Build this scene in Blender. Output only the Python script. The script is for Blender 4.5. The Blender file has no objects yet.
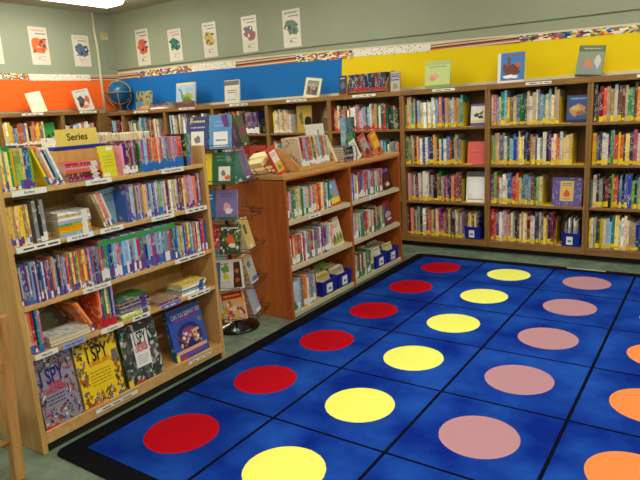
import bpy, math, random
from mathutils import Matrix, Vector
R = math.radians
SC = bpy.context.scene
COL = SC.collection
rnd = random.Random(11)

# ---------------------------------------------------------------- camera, world, exposure
CH = 1.4
PITCH, ROLL, YAW, FPX = 0.219, -0.0594, -0.6058, 583.0
_f = Vector((math.sin(YAW)*math.cos(PITCH), math.cos(YAW)*math.cos(PITCH), -math.sin(PITCH)))
_r = Vector((math.cos(YAW), -math.sin(YAW), 0))
_u = _r.cross(_f)
_r2 = _r*math.cos(ROLL) + _u*math.sin(ROLL)
_u2 = -_r*math.sin(ROLL) + _u*math.cos(ROLL)
cd = bpy.data.cameras.new('camera'); cam = bpy.data.objects.new('camera', cd); COL.objects.link(cam)
cd.sensor_width = 36; cd.lens = FPX/640*36; cd.clip_start = 0.02
cam.matrix_world = Matrix(((_r2.x, _u2.x, -_f.x, 0), (_r2.y, _u2.y, -_f.y, 0), (_r2.z, _u2.z, -_f.z, CH), (0, 0, 0, 1)))
SC.camera = cam
w = bpy.data.worlds.new('world'); SC.world = w; w.use_nodes = True
w.node_tree.nodes['Background'].inputs[0].default_value = (.9, .85, .7, 1)
w.node_tree.nodes['Background'].inputs[1].default_value = 0.05
SC.view_settings.view_transform = 'Standard'; SC.view_settings.look = 'None'
SC.view_settings.gamma = 1; SC.view_settings.use_curve_mapping = False
SC.view_settings.exposure = 0.25
SC.cycles.use_denoising = True
SC.cycles.max_bounces = 6
LAMP_STRENGTH = 15.5
LAMP_COLOR = (1.0, .955, .83)

# ---------------------------------------------------------------- materials
def lin(c):
    return tuple((x/12.92 if x <= .04045 else ((x+.055)/1.055)**2.4) for x in [v/255 for v in c])
MC = {}
def newmat(name, rough=.5, spec=.4):
    m = bpy.data.materials.new(name); m.use_nodes = True
    b = m.node_tree.nodes['Principled BSDF']
    b.inputs['Roughness'].default_value = rough
    b.inputs['Specular IOR Level'].default_value = spec
    return m, m.node_tree.nodes, m.node_tree.links, b
def paint(c, rough=.45, spec=.4, metal=0, name='paint'):
    k = ('p', tuple(c), rough, spec, metal)
    if k not in MC:
        m, n, l, b = newmat(name, rough, spec)
        t = n.new('ShaderNodeTexNoise'); t.inputs['Scale'].default_value = 60; t.inputs['Detail'].default_value = 2
        tc = n.new('ShaderNodeTexCoord'); l.new(tc.outputs['Object'], t.inputs['Vector'])
        mx = n.new('ShaderNodeMixRGB'); c0 = lin(c)
        mx.inputs[1].default_value = (*[x*.93 for x in c0], 1); mx.inputs[2].default_value = (*[min(1, x*1.05) for x in c0], 1)
        l.new(t.outputs['Fac'], mx.inputs[0]); l.new(mx.outputs[0], b.inputs['Base Color'])
        b.inputs['Metallic'].default_value = metal
        MC[k] = m
    return MC[k]
def wood(name, c1, c2, scale=(3, 3, 40), rough=.4, spec=.4):
    k = ('w', name)
    if k not in MC:
        m, n, l, b = newmat(name, rough, spec)
        tc = n.new('ShaderNodeTexCoord'); mp = n.new('ShaderNodeMapping'); mp.inputs['Scale'].default_value = scale
        t = n.new('ShaderNodeTexNoise'); t.inputs['Scale'].default_value = 1.0; t.inputs['Detail'].default_value = 5; t.inputs['Distortion'].default_value = .6
        cr = n.new('ShaderNodeValToRGB'); cr.color_ramp.elements[0].position = .3; cr.color_ramp.elements[1].position = .7
        cr.color_ramp.elements[0].color = (*lin(c2), 1); cr.color_ramp.elements[1].color = (*lin(c1), 1)
        l.new(tc.outputs['Object'], mp.inputs[0]); l.new(mp.outputs[0], t.inputs['Vector'])
        l.new(t.outputs['Fac'], cr.inputs[0]); l.new(cr.outputs[0], b.inputs['Base Color'])
        MC[k] = m
    return MC[k]
OAK_H = wood('wall_case_oak', (150, 110, 60), (126, 88, 46), (3, 30, 30))
OAK_V = wood('wall_case_oak_upright', (150, 110, 60), (126, 88, 46), (30, 30, 3))
MAP_H = wood('maple_shelf', (220, 178, 114), (204, 158, 94), (30, 3, 30))
MAP_V = wood('maple_upright', (216, 172, 108), (198, 150, 88), (30, 30, 3))
CH_H = wood('cherry_top', (214, 164, 100), (200, 146, 84), (30, 3, 30), .3)
CH_V = wood('cherry_upright', (186, 98, 38), (164, 80, 28), (30, 30, 3), .35)
LAM = paint((206, 194, 158), .5, .4, name='beige_laminate')
DARKBASE = paint((28, 24, 24), .6, name='dark_kick')
BLACKM = paint((14, 14, 15), .35, .5, name='black_wire')
WHITE = paint((236, 234, 226), .5, name='white_card')
PAGE = paint((226, 214, 182), .8, .1, name='paper_pages')
BLUEP = paint((20, 40, 150), .35, name='blue_plastic')

PAL = {'red': (190, 34, 36), 'maroon': (112, 26, 42), 'orange': (222, 104, 40), 'yellow': (228, 192, 48), 'green': (44, 130, 66),
       'dark green': (24, 72, 50), 'teal': (32, 128, 132), 'light blue': (122, 172, 208), 'blue': (44, 84, 168), 'navy': (28, 36, 82),
       'purple': (104, 54, 130), 'pink': (214, 122, 148), 'white': (226, 222, 210), 'cream': (222, 204, 162), 'tan': (176, 140, 98),
       'brown': (104, 66, 42), 'grey': (130, 132, 132), 'black': (28, 27, 30), 'lime': (146, 190, 70), 'lavender': (158, 140, 196)}
INK = {'white': (70, 110, 170), 'cream': (150, 60, 50), 'yellow': (190, 60, 40), 'light blue': (240, 236, 220), 'pink': (240, 230, 220), 'tan': (230, 220, 190),
       'lime': (40, 90, 60), 'lavender': (236, 230, 240)}
def cover_mat(cn):
    k = ('c', cn)
    if k not in MC:
        m, n, l, b = newmat('book_cover_'+cn.replace(' ', '_'), .38, .5)
        base = lin(PAL[cn]); ink = lin(INK.get(cn, (226, 214, 180)))
        tc = n.new('ShaderNodeTexCoord'); oi = n.new('ShaderNodeObjectInfo')
        def M(op, a, b_=None):
            q = n.new('ShaderNodeMath'); q.operation = op
            for i_, v in enumerate((a, b_)):
                if v is None: continue
                if isinstance(v, (int, float)): q.inputs[i_].default_value = v
                else: l.new(v, q.inputs[i_])
            return q.outputs[0]
        rn = oi.outputs['Random']
        def noise(sc_, off):
            mp = n.new('ShaderNodeMapping'); mp.inputs['Scale'].default_value = sc_
            t = n.new('ShaderNodeTexNoise'); t.noise_dimensions = '4D'; t.inputs['Scale'].default_value = 1; t.inputs['Detail'].default_value = 1
            l.new(M('ADD', M('MULTIPLY', rn, 90), off), t.inputs['W']); l.new(tc.outputs['Object'], mp.inputs[0]); l.new(mp.outputs[0], t.inputs['Vector']); return t.outputs['Fac']
        hs = n.new('ShaderNodeHueSaturation'); hs.inputs['Color'].default_value = (*base, 1)
        l.new(M('ADD', .8, M('MULTIPLY', M('FRACT', M('MULTIPLY', rn, 7.3)), .6)), hs.inputs['Value'])
        l.new(M('ADD', .475, M('MULTIPLY', M('FRACT', M('MULTIPLY', rn, 13.7)), .05)), hs.inputs['Hue'])
        l.new(M('ADD', .75, M('MULTIPLY', M('FRACT', M('MULTIPLY', rn, 23.1)), .45)), hs.inputs['Saturation'])
        # lettering along the spine: broken fine marks inside the middle of its height
        let = M('MULTIPLY', M('GREATER_THAN', noise((130, 40, 55), 3), .56), M('GREATER_THAN', noise((8, 8, 9), 17), .5))
        mx = n.new('ShaderNodeMixRGB'); l.new(M('MULTIPLY', let, .55), mx.inputs[0]); l.new(hs.outputs[0], mx.inputs[1]); mx.inputs[2].default_value = (*ink, 1)
        # one broad differently coloured block on some spines
        blk = M('GREATER_THAN', noise((2, 2, 11), 41), .62)
        m2 = n.new('ShaderNodeMixRGB'); l.new(M('MULTIPLY', blk, .5), m2.inputs[0]); l.new(mx.outputs[0], m2.inputs[1]); m2.inputs[2].default_value = (*[x*.5+.1 for x in ink], 1)
        l.new(m2.outputs[0], b.inputs['Base Color'])
        MC[k] = m
    return MC[k]

# ---------------------------------------------------------------- mesh helpers
class MB:
    def __init__(s, off=(0, 0, 0)): s.v = []; s.f = []; s.m = []; s.sm = []; s.off = off
    def add(s, vs, fs, mi=0, smooth=False):
        b = len(s.v); o = s.off
        s.v += [(x-o[0], y-o[1], z-o[2]) for x, y, z in vs]
        s.f += [tuple(b+i for i in q) for q in fs]; s.m += [mi]*len(fs); s.sm += [smooth]*len(fs); return s
    def box(s, x0, x1, y0, y1, z0, z1, mi=0):
        return s.add([(x0, y0, z0), (x1, y0, z0), (x1, y1, z0), (x0, y1, z0), (x0, y0, z1), (x1, y0, z1), (x1, y1, z1), (x0, y1, z1)],
                     [(3, 2, 1, 0), (4, 5, 6, 7), (0, 1, 5, 4), (1, 2, 6, 5), (2, 3, 7, 6), (3, 0, 4, 7)], mi)
    def tube(s, pts, r, n=6, mi=0, closed=False):
        pts = [Vector(p) for p in pts]; N = len(pts); rr = r if isinstance(r, (list, tuple)) else [r]*N
        vs = []
        for i, p in enumerate(pts):
            a = pts[i-1] if (i > 0 or closed) else p; c = pts[(i+1) % N] if (i < N-1 or closed) else p
            t = (c-a).normalized(); ref = Vector((0, 0, 1)) if abs(t.z) < .9 else Vector((1, 0, 0))
            u = t.cross(ref).normalized(); v = t.cross(u)
            for k in range(n):
                a_ = 2*math.pi*k/n; vs.append(tuple(p+(u*math.cos(a_)+v*math.sin(a_))*rr[i]))
        fs = []
        for i in range(N if closed else N-1):
            j = (i+1) % N
            for k in range(n):
                k2 = (k+1) % n; fs.append((i*n+k, i*n+k2, j*n+k2, j*n+k))
        if not closed: fs += [tuple(range(n))[::-1], tuple((N-1)*n+k for k in range(n))]
        return s.add(vs, fs, mi, True)
    def lathe(s, prof, c=(0, 0, 0), n=32, mi=0):
        vs = []; N = len(prof)
        for i, (r, z) in enumerate(prof):
            for k in range(n):
                a = 2*math.pi*k/n; vs.append((c[0]+r*math.cos(a), c[1]+r*math.sin(a), c[2]+z))
        fs = []
        for i in range(N-1):
            for k in range(n):
                k2 = (k+1) % n; fs.append((i*n+k, i*n+k2, (i+1)*n+k2, (i+1)*n+k))
        return s.add(vs, fs, mi, True)
    def prism(s, poly, axis, a, b, mi=0):
        n = len(poly)
        def P(p, t): return (t, p[0], p[1]) if axis == 'x' else ((p[0], t, p[1]) if axis == 'y' else (p[0], p[1], t))
        vs = [P(p, a) for p in poly]+[P(p, b) for p in poly]
        fs = [tuple(range(n)), tuple(range(2*n-1, n-1, -1))]+[(i, i+n, (i+1) % n+n, (i+1) % n) for i in range(n)]
        return s.add(vs, fs, mi)
    def mesh(s, name, mats):
        me = bpy.data.meshes.new(name); me.from_pydata(s.v, [], s.f)
        for m in mats: me.materials.append(m)
        me.polygons.foreach_set('material_index', s.m); me.polygons.foreach_set('use_smooth', s.sm)
        me.update(); return me
    def build(s, name, mats, parent=None, loc=(0, 0, 0), rot=(0, 0, 0), bevel=0):
        if not isinstance(mats, (list, tuple)): mats = [mats]
        o = bpy.data.objects.new(name, s.mesh(name, mats)); COL.objects.link(o)
        o.parent = parent; o.location = loc; o.rotation_euler = rot
        if bevel:
            bv = o.modifiers.new('bevel', 'BEVEL'); bv.width = bevel; bv.segments = 2; bv.limit_method = 'ANGLE'
        return o
def tag(o, label=None, cat=None, group=None, kind=None):
    if label: o['label'] = label
    if cat: o['category'] = cat
    if group: o['group'] = group
    if kind: o['kind'] = kind
    return o
class F:   # a furniture front: local x runs left to right seen from the front, local y goes into the furniture
    def __init__(s, ox, oy, rot): s.ox, s.oy, s.rot = ox, oy, rot
    def w(s, x, y, z):
        c, n = math.cos(s.rot), math.sin(s.rot); return (s.ox+c*x-n*y, s.oy+n*x+c*y, z)
def root(name, fr, x, y, z, label, cat, group=None, yaw=0, pitch=0, roll=0):
    o = bpy.data.objects.new(name, None); COL.objects.link(o); o.empty_display_size = .05
    o.matrix_world = Matrix.Translation(fr.w(x, y, z)) @ Matrix.Rotation(fr.rot+yaw, 4, 'Z') @ Matrix.Rotation(pitch, 4, 'X') @ Matrix.Rotation(roll, 4, 'Y')
    return tag(o, label, cat, group)
W0 = F(0, 0, 0)
FB = F(0, 5.253, 0)             # long back wall case
FM = F(-2.34, 0, math.pi/2)     # both freestanding units
FL = F(-6.87, 0, math.pi/2)     # case along the left wall

def text(s, size, parent, mat, loc=(0, 0, 0), name='lettering', sx=1, sy=1, ext=.0003, align='CENTER', bold=0, rot=(math.pi/2, 0, 0), maxw=None):
    cu = bpy.data.curves.new('t', 'FONT'); cu.body = s; cu.size = size; cu.extrude = ext; cu.align_x = align; cu.align_y = 'CENTER'; cu.offset = bold; cu.resolution_u = 3
    to = bpy.data.objects.new('t', cu); COL.objects.link(to)
    me = bpy.data.meshes.new_from_object(to.evaluated_get(bpy.context.evaluated_depsgraph_get()))
    bpy.data.objects.remove(to); bpy.data.curves.remove(cu)
    if maxw:
        xs = [v.co.x for v in me.vertices]
        if xs: sx = maxw/max(1e-6, (max(xs)-min(xs)))
    me.transform(Matrix.Diagonal((sx, sy, 1, 1))); me.name = name
    me.materials.clear(); me.materials.append(mat)
    o = bpy.data.objects.new(name, me); COL.objects.link(o); o.parent = parent; o.location = loc; o.rotation_euler = rot
    return o

# flat printed picture: coloured shapes laid out in unit coordinates on a face looking to local -y
def art(name, parent, wd, ht, items, x0=0, y0=0, z0=0, seed=1, base=None):
    r = random.Random(seed); mb = MB(); mats = []; idx = {}; lay = [0]
    def mi(c):
        if c not in idx: idx[c] = len(mats); mats.append(paint(c, .35, .45, name='print'))
        return idx[c]
    def poly(pts, c):
        lay[0] += 1; y = y0-.0004-.000008*lay[0]
        pts = [(min(1, max(0, a)), min(1, max(0, b_))) for a, b_ in pts]
        mb.add([(x0+a*wd, y, z0+b_*ht) for a, b_ in pts], [tuple(range(len(pts)))], mi(c))
    def ell(cx, cy, rx, ry, c, n=14, j=0):
        poly([(cx+rx*(1+r.uniform(-j, j))*math.cos(2*math.pi*k/n), cy+ry*(1+r.uniform(-j, j))*math.sin(2*math.pi*k/n)) for k in range(n)], c)
    if base: poly([(0, 0), (1, 0), (1, 1), (0, 1)], base)
    for it in items:
        t = it[0]
        if t == 'r': _, a, b_, c_, d_, c = it; poly([(a, b_), (c_, b_), (c_, d_), (a, d_)], c)
        elif t == 'e': ell(*it[1:6])
        elif t == 'b': ell(*it[1:6], 12, .3)
        elif t == 'p': poly(it[1], it[2])
        elif t == 'l':          # lines of fine print
            _, a, b_, c_, d_, n, c = it
            for k in range(n):
                yy = b_+(d_-b_)*(k+.5)/n; hh = (d_-b_)/n*.22; xx = a
                while xx < c_-.01:
                    L = r.uniform(.03, .1)*(c_-a)*2; poly([(xx, yy-hh), (min(xx+L, c_), yy-hh), (min(xx+L, c_), yy+hh), (xx, yy+hh)], c); xx += L+.02
        elif t == 's':          # scattered little things
            _, a, b_, c_, d_, n, sz, cols = it[:8]; hole = it[8] if len(it) > 8 else None
            for k in range(n):
                for _t in range(20):
                    cx, cy = r.uniform(a, c_), r.uniform(b_, d_)
                    if not hole or not (hole[0] < cx < hole[2] and hole[1] < cy < hole[3]): break
                q = sz*r.uniform(.5, 1.3); c = r.choice(cols); kk = r.random()
                if kk < .4: ell(cx, cy, q, q*wd/ht*r.uniform(.6, 1.3), c, 9, .2)
                elif kk < .75:
                    an = r.uniform(0, 3.14); dx, dy = math.cos(an)*q*1.4, math.sin(an)*q*1.4; ex, ey = -math.sin(an)*q*.45, math.cos(an)*q*.45
                    poly([(cx-dx-ex, cy-dy-ey), (cx+dx-ex, cy+dy-ey), (cx+dx+ex, cy+dy+ey), (cx-dx+ex, cy-dy+ey)], c)
                else: poly([(cx+q*math.cos(2.09*i+cx*9), cy+q*math.sin(2.09*i+cx*9)) for i in range(3)], c)
    return mb.build(name, mats, parent)

# ---------------------------------------------------------------- books
BM = {}
def bk(key, fn):
    if key not in BM: BM[key] = fn()
    return BM[key]
def child(name, me, parent):
    o = bpy.data.objects.new(name, me); COL.objects.link(o); o.parent = parent; return o
def book(fr, x, y, z, t, h, d, cn, tagc, label, group, kind='picture_book', lean=0, yaw=0, cat='book', tz=None):
    """upright book, spine to the viewer, origin at its bottom left front corner"""
    o = root(kind, fr, x, y, z, label, cat, group, yaw=yaw, roll=lean)
    t = round(t, 3); h = round(h, 2) if h > .1 else h; d = round(d, 2)
    def cov():
        m = MB(); b = .0016 if t > .008 else .0008
        m.box(0, t, 0, .002, 0, h); m.box(0, b, .002, d, 0, h); m.box(t-b, t, .002, d, 0, h)
        return m.mesh('cover', [cover_mat(cn)])
    def pg():
        b = .0016 if t > .008 else .0008
        return MB().box(b, t-b, .002, d-.004, .003, h-.004).mesh('page_block', [PAGE])
    child('cover', bk(('c', t, h, d, cn), cov), o); child('page_block', bk(('p', t, h, d), pg), o)
    if tagc:
        z0 = .018 if tz is None else tz[0]; z1 = (.045 if tz is None else tz[1])+rnd.choice((0, .008, .016, -.008))
        z0 = round(z0+rnd.choice((0, .004, .008, 0)), 3); z1 = round(z1, 3)
        child('spine_label', bk(('l', t, z0, z1, tagc), lambda: MB().box(-.0004, t+.0004, -.0012, .0002, z0, z1).mesh('spine_label', [paint(tagc, .4, name='sticker')])), o)
    return o
USED = {}
ORD = ['first', 'second', 'third', 'fourth', 'fifth', 'sixth', 'seventh', 'eighth', 'ninth', 'tenth', 'eleventh', 'twelfth', 'thirteenth', 'fourteenth', 'fifteenth',
       'sixteenth', 'seventeenth', 'eighteenth', 'nineteenth', 'twentieth', 'twenty-first', 'twenty-second', 'twenty-third', 'twenty-fourth', 'twenty-fifth', 'twenty-sixth',
       'twenty-seventh', 'twenty-eighth', 'twenty-ninth', 'thirtieth', 'thirty-first', 'thirty-second', 'thirty-third', 'thirty-fourth', 'thirty-fifth', 'thirty-sixth', 'thirty-seventh', 'thirty-eighth', 'thirty-ninth', 'fortieth']
LMAX = 16
def run(fr, x0, x1, z, cols, trange, hrange, drange, tagc, where, group, kind='picture_book', lean=0, y=.02, noun='book', tz=None, jit=.012):
    """a row of upright books between x0 and x1; each label is worded from colour and neighbours"""
    specs = []; x = x0
    if lean < 0: x += hrange[1]*math.sin(-lean)*0.0
    i = 0
    while True:
        t = rnd.uniform(*trange); st = t/math.cos(lean)+.0006
        if x+st > x1+.004: break
        cn = cols[i] if isinstance(cols, list) and len(cols) > 40 else (rnd.choice(cols) if isinstance(cols, list) else cols(i, (x-x0)/(x1-x0)))
        specs.append((x, t, cn)); x += st; i += 1
    n = len(specs); labs = []
    for i, (xx, t, cn) in enumerate(specs):
        if i == 0: s = f'{cn} {noun} at the left end'
        elif i == n-1: s = f'{cn} {noun} at the right end'
        else:
            a, b = specs[i-1][2], specs[i+1][2]
            s = f'{cn} {noun} between two {a} ones' if a == b else f'{cn} {noun} between {a} and {b}'
        labs.append(s)
    for i, (xx, t, cn) in enumerate(specs):
        lab = labs[i]
        if labs.count(lab) > 1: lab = (f'{cn} {noun}, {ORD[i]} from left' if i <= n//2 else f'{cn} {noun}, {ORD[n-1-i]} from right')
        h = rnd.uniform(*hrange)
        book(fr, xx, y+rnd.uniform(0, jit), z, t, h, rnd.uniform(*drange), cn, tagc(i) if callable(tagc) else tagc, lab+', '+where, group, kind, lean=lean, tz=tz)
    return x
def flat_book(fr, x, y, z, w_, d, t, cn, label, group, kind='paperback_book', yaw=0, tagc=None, spine=True):
    o = root(kind, fr, x, y, z, label, 'book', group, yaw=yaw)
    b = .0012 if t > .006 else .0006
    m = MB(); m.box(0, w_, 0, .002, 0, t) if spine else None
    m.box(0, w_, .002, d, 0, b); m.box(0, w_, .002, d, t-b, t); m.build('cover', cover_mat(cn), o)
    MB().box(.003, w_-.003, .002 if spine else .004, d-.003, b, t-b).build('page_block', PAGE, o)
    if tagc: MB().box(w_*.72, w_*.9, -.0012, .0002, .0006, t-.0006).build('spine_label', paint(tagc, .4, name='sticker'), o)
    return o
def stack(fr, x0, x1, z, n, t, d, cols, where, group, y=.02, kind='paperback_book', noun='book', tagc=(236, 234, 228), spine=True):
    zz = z
    for i in range(n):
        tt = t*rnd.uniform(.8, 1.2); cn = cols[i % len(cols)]
        pos = 'bottom' if i == 0 else ('top' if i == n-1 else f'{ORD[i]} from bottom')
        flat_book(fr, x0+rnd.uniform(0, .006), y+rnd.uniform(0, .012), zz, (x1-x0)*rnd.uniform(.93, 1), d, tt, cn,
                  f'{cn} {noun} lying flat, {pos} of {where}', group, kind, tagc=tagc, spine=spine)
        zz += tt+.0003
    return zz
def face_book(fr, x, y, z, wd, ht, t, cn, label, items, yaw=0, back=.22, base=None, group=None, kind='picture_book', seed=1, titles=(), roll=0, cat='book', easel=False):
    """book shown cover out; origin bottom centre, cover looks to local -y and leans back"""
    o = root(kind, fr, x, y, z, label, cat, group, yaw=yaw, pitch=-back, roll=roll)
    m = MB(); b = .0018 if t > .008 else .0008
    m.box(-wd/2, wd/2, 0, b, 0, ht); m.box(-wd/2, wd/2, t-b, t, 0, ht); m.box(-wd/2, -wd/2+b, b, t-b, 0, ht)
    cv = m.build('cover', cover_mat(cn), o)
    MB().box(-wd/2+b, wd/2-.003, b, t-b, .003, ht-.003).build('page_block', PAGE, o)
    art('cover_picture', cv, wd, ht, items, -wd/2, 0, 0, seed, base)
    for (s, cx, cy, size, c, mw) in titles:
        text(s, size, cv, paint(c, .4, name='ink'), ((cx-.5)*wd, -.0045, cy*ht), 'cover_title', sy=1.4 if size > .05 else 1.1, maxw=mw*wd, bold=size*.012)
    return o

# ================================================================= THE ROOM
def sage_wall():
    m, n, l, b = newmat('sage_wall_paint', .55, .3)
    t = n.new('ShaderNodeTexNoise'); t.inputs['Scale'].default_value = 2.5; t.inputs['Detail'].default_value = 4
    tc = n.new('ShaderNodeTexCoord'); l.new(tc.outputs['Object'], t.inputs['Vector'])
    cr = n.new('ShaderNodeValToRGB'); cr.color_ramp.elements[0].color = (*lin((146, 154, 130)), 1); cr.color_ramp.elements[1].color = (*lin((158, 164, 140)), 1)
    l.new(t.outputs['Fac'], cr.inputs[0]); l.new(cr.outputs[0], b.inputs['Base Color']); return m
def floor_mat():
    m, n, l, b = newmat('green_vinyl_tile', .22, .5)
    tc = n.new('ShaderNodeTexCoord')
    t = n.new('ShaderNodeTexNoise'); t.inputs['Scale'].default_value = 7; t.inputs['Detail'].default_value = 6; t.inputs['Roughness'].default_value = .7
    l.new(tc.outputs['Object'], t.inputs['Vector'])
    cr = n.new('ShaderNodeValToRGB'); cr.color_ramp.elements[0].position = .35; cr.color_ramp.elements[1].position = .7
    cr.color_ramp.elements[0].color = (*lin((96, 116, 100)), 1); cr.color_ramp.elements[1].color = (*lin((136, 154, 136)), 1)
    l.new(t.outputs['Fac'], cr.inputs[0])
    br = n.new('ShaderNodeTexBrick'); br.inputs['Scale'].default_value = 1; br.offset = 0
    br.inputs['Brick Width'].default_value = .305; br.inputs['Row Height'].default_value = .305; br.inputs['Mortar Size'].default_value = .0015
    br.inputs['Color1'].default_value = (1, 1, 1, 1); br.inputs['Color2'].default_value = (.9, .92, .9, 1); br.inputs['Mortar'].default_value = (.78, .78, .78, 1)
    l.new(tc.outputs['Object'], br.inputs['Vector'])
    mx = n.new('ShaderNodeMixRGB'); mx.blend_type = 'MULTIPLY'; mx.inputs[0].default_value = 1
    l.new(cr.outputs[0], mx.inputs[1]); l.new(br.outputs['Color'], mx.inputs[2]); l.new(mx.outputs[0], b.inputs['Base Color'])
    return m
WALL = sage_wall()
CEIL = paint((178, 172, 150), .8, .1, name='ceiling_paint')
XL, XR, YF, YB, ZC = -7.165, 3.2, -3.4, 5.553, 2.86
def struct(name, mb, m): return tag(mb.build(name, m), kind='structure')
struct('floor', MB().box(XL-.1, XR+.1, YF-.1, YB+.1, -.1, 0), floor_mat())
struct('ceiling', MB().box(XL-.1, XR+.1, YF-.1, YB+.1, ZC, ZC+.1), CEIL)
struct('wall_back', MB().box(XL-.1, XR+.1, YB, YB+.1, 0, ZC), WALL)
struct('wall_left', MB().box(XL-.1, XL, YF, YB, 0, ZC), WALL)
struct('wall_right', MB().box(XR, XR+.1, YF, YB, 0, ZC), WALL)
struct('wall_front', MB().box(XL-.1, XR+.1, YF-.1, YF, 0, ZC), WALL)
# thin painted conduit line running along the back wall above the border
struct('trim_1', MB().tube([(XL+.02, YB-.007, 2.112), (-5.5, YB-.007, 2.096), (-3.7, YB-.007, 2.083), (-2.3, YB-.007, 2.055), (XR-.1, YB-.007, 2.0)], .006), paint((120, 126, 104), .5, name='painted_line'))
# pale strip along the wall just above the case tops
struct('trim_2', MB().box(-6.3, XR-.05, YB-.035, YB-.005, 1.536, 1.568), paint((214, 206, 176), .5, name='pale_strip'))

def fixture(y0, y1, xc, label):
    o = root('ceiling_light', W0, xc, (y0+y1)/2, ZC-.001, label, 'light', 'ceiling lights in rows')
    hw = .2; L = (y1-y0)/2
    MB().box(-hw-.012, hw+.012, -L-.012, L+.012, -.03, 0).build('housing', paint((225, 224, 215), .5, name='enamel'), o)
    m, n, l, b = newmat('lit_diffuser', .5, .2) if 'dif' not in MC else (MC['dif'], 0, 0, 0)
    if 'dif' not in MC:
        b.inputs['Base Color'].default_value = (.9, .9, .85, 1); b.inputs['Emission Color'].default_value = (*LAMP_COLOR, 1); b.inputs['Emission Strength'].default_value = LAMP_STRENGTH
        MC['dif'] = m
    q = MB(); prof = [(-hw, -.03), (-hw+.02, -.085), (-hw+.06, -.105), (hw-.06, -.105), (hw-.02, -.085), (hw, -.03)]
    q.prism(prof, 'y', -L, L); q.build('diffuser', MC['dif'], o)
FIX = [(3.55, 4.82, -6.13, 'bright ceiling light near the left corner, its end in view at top left'), (1.9, 3.17, -6.13, 'ceiling light on the left row, in line with the visible one')]
for xc, nm in ((-3.4, 'middle'), (-.7, 'right hand'), (2.0, 'far right')):
    for y0, nn in ((-2.2, 'nearest the front wall'), (.6, 'over the middle of the floor'), (3.3, 'nearest the back wall')):
        FIX.append((y0, y0+1.27, xc, f'{nm} row ceiling light {nn}'))
FIX.append((-1.4, -.13, -6.13, 'left row ceiling light nearest the front wall'))
for a in FIX: fixture(*a)

# ================================================================= WALL DECORATION
def sheet_mat(c, name):
    m, n, l, b = newmat(name, .7, .2)
    t = n.new('ShaderNodeTexNoise'); t.inputs['Scale'].default_value = 3; t.inputs['Detail'].default_value = 3
    tc = n.new('ShaderNodeTexCoord'); l.new(tc.outputs['Object'], t.inputs['Vector'])
    bp = n.new('ShaderNodeBump'); bp.inputs['Strength'].default_value = .35; bp.inputs['Distance'].default_value = .02; l.new(t.outputs['Fac'], bp.inputs['Height']); l.new(bp.outputs[0], b.inputs['Normal'])
    b.inputs['Base Color'].default_value = (*lin(c), 1); return m
YP = YB-.002
def sheet(pts, mat, label, axis='y'):
    m = MB()
    if axis == 'y': m.prism(pts, 'y', YB-.005, YB-.001)
    else: m.prism(pts, 'x', XL+.001, XL+.005)
    return tag(m.build('bulletin_paper', mat), label, 'paper', None)
sheet([(XL+.01, 1.56), (-3.45, 1.56), (-3.42, 1.94), (-5.5, 1.975), (XL+.01, 2.0)], sheet_mat((26, 112, 190), 'blue_paper'), 'blue backing paper on the back wall between the globe and the yellow paper')
sheet([(-3.445, 1.56), (1.2, 1.56), (1.2, 1.86), (-.6, 1.885), (-2.4, 1.91), (-3.415, 1.94)], sheet_mat((236, 206, 14), 'yellow_paper'), 'bright yellow backing paper along the right half of the back wall')
sheet([(2.6, 1.6), (5.24, 1.6), (5.24, 1.56), (5.545, 1.56), (5.545, 1.98), (2.6, 1.97)], sheet_mat((246, 104, 34), 'orange_paper'), 'orange backing paper on the left wall above the bookcase', 'x')

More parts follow.
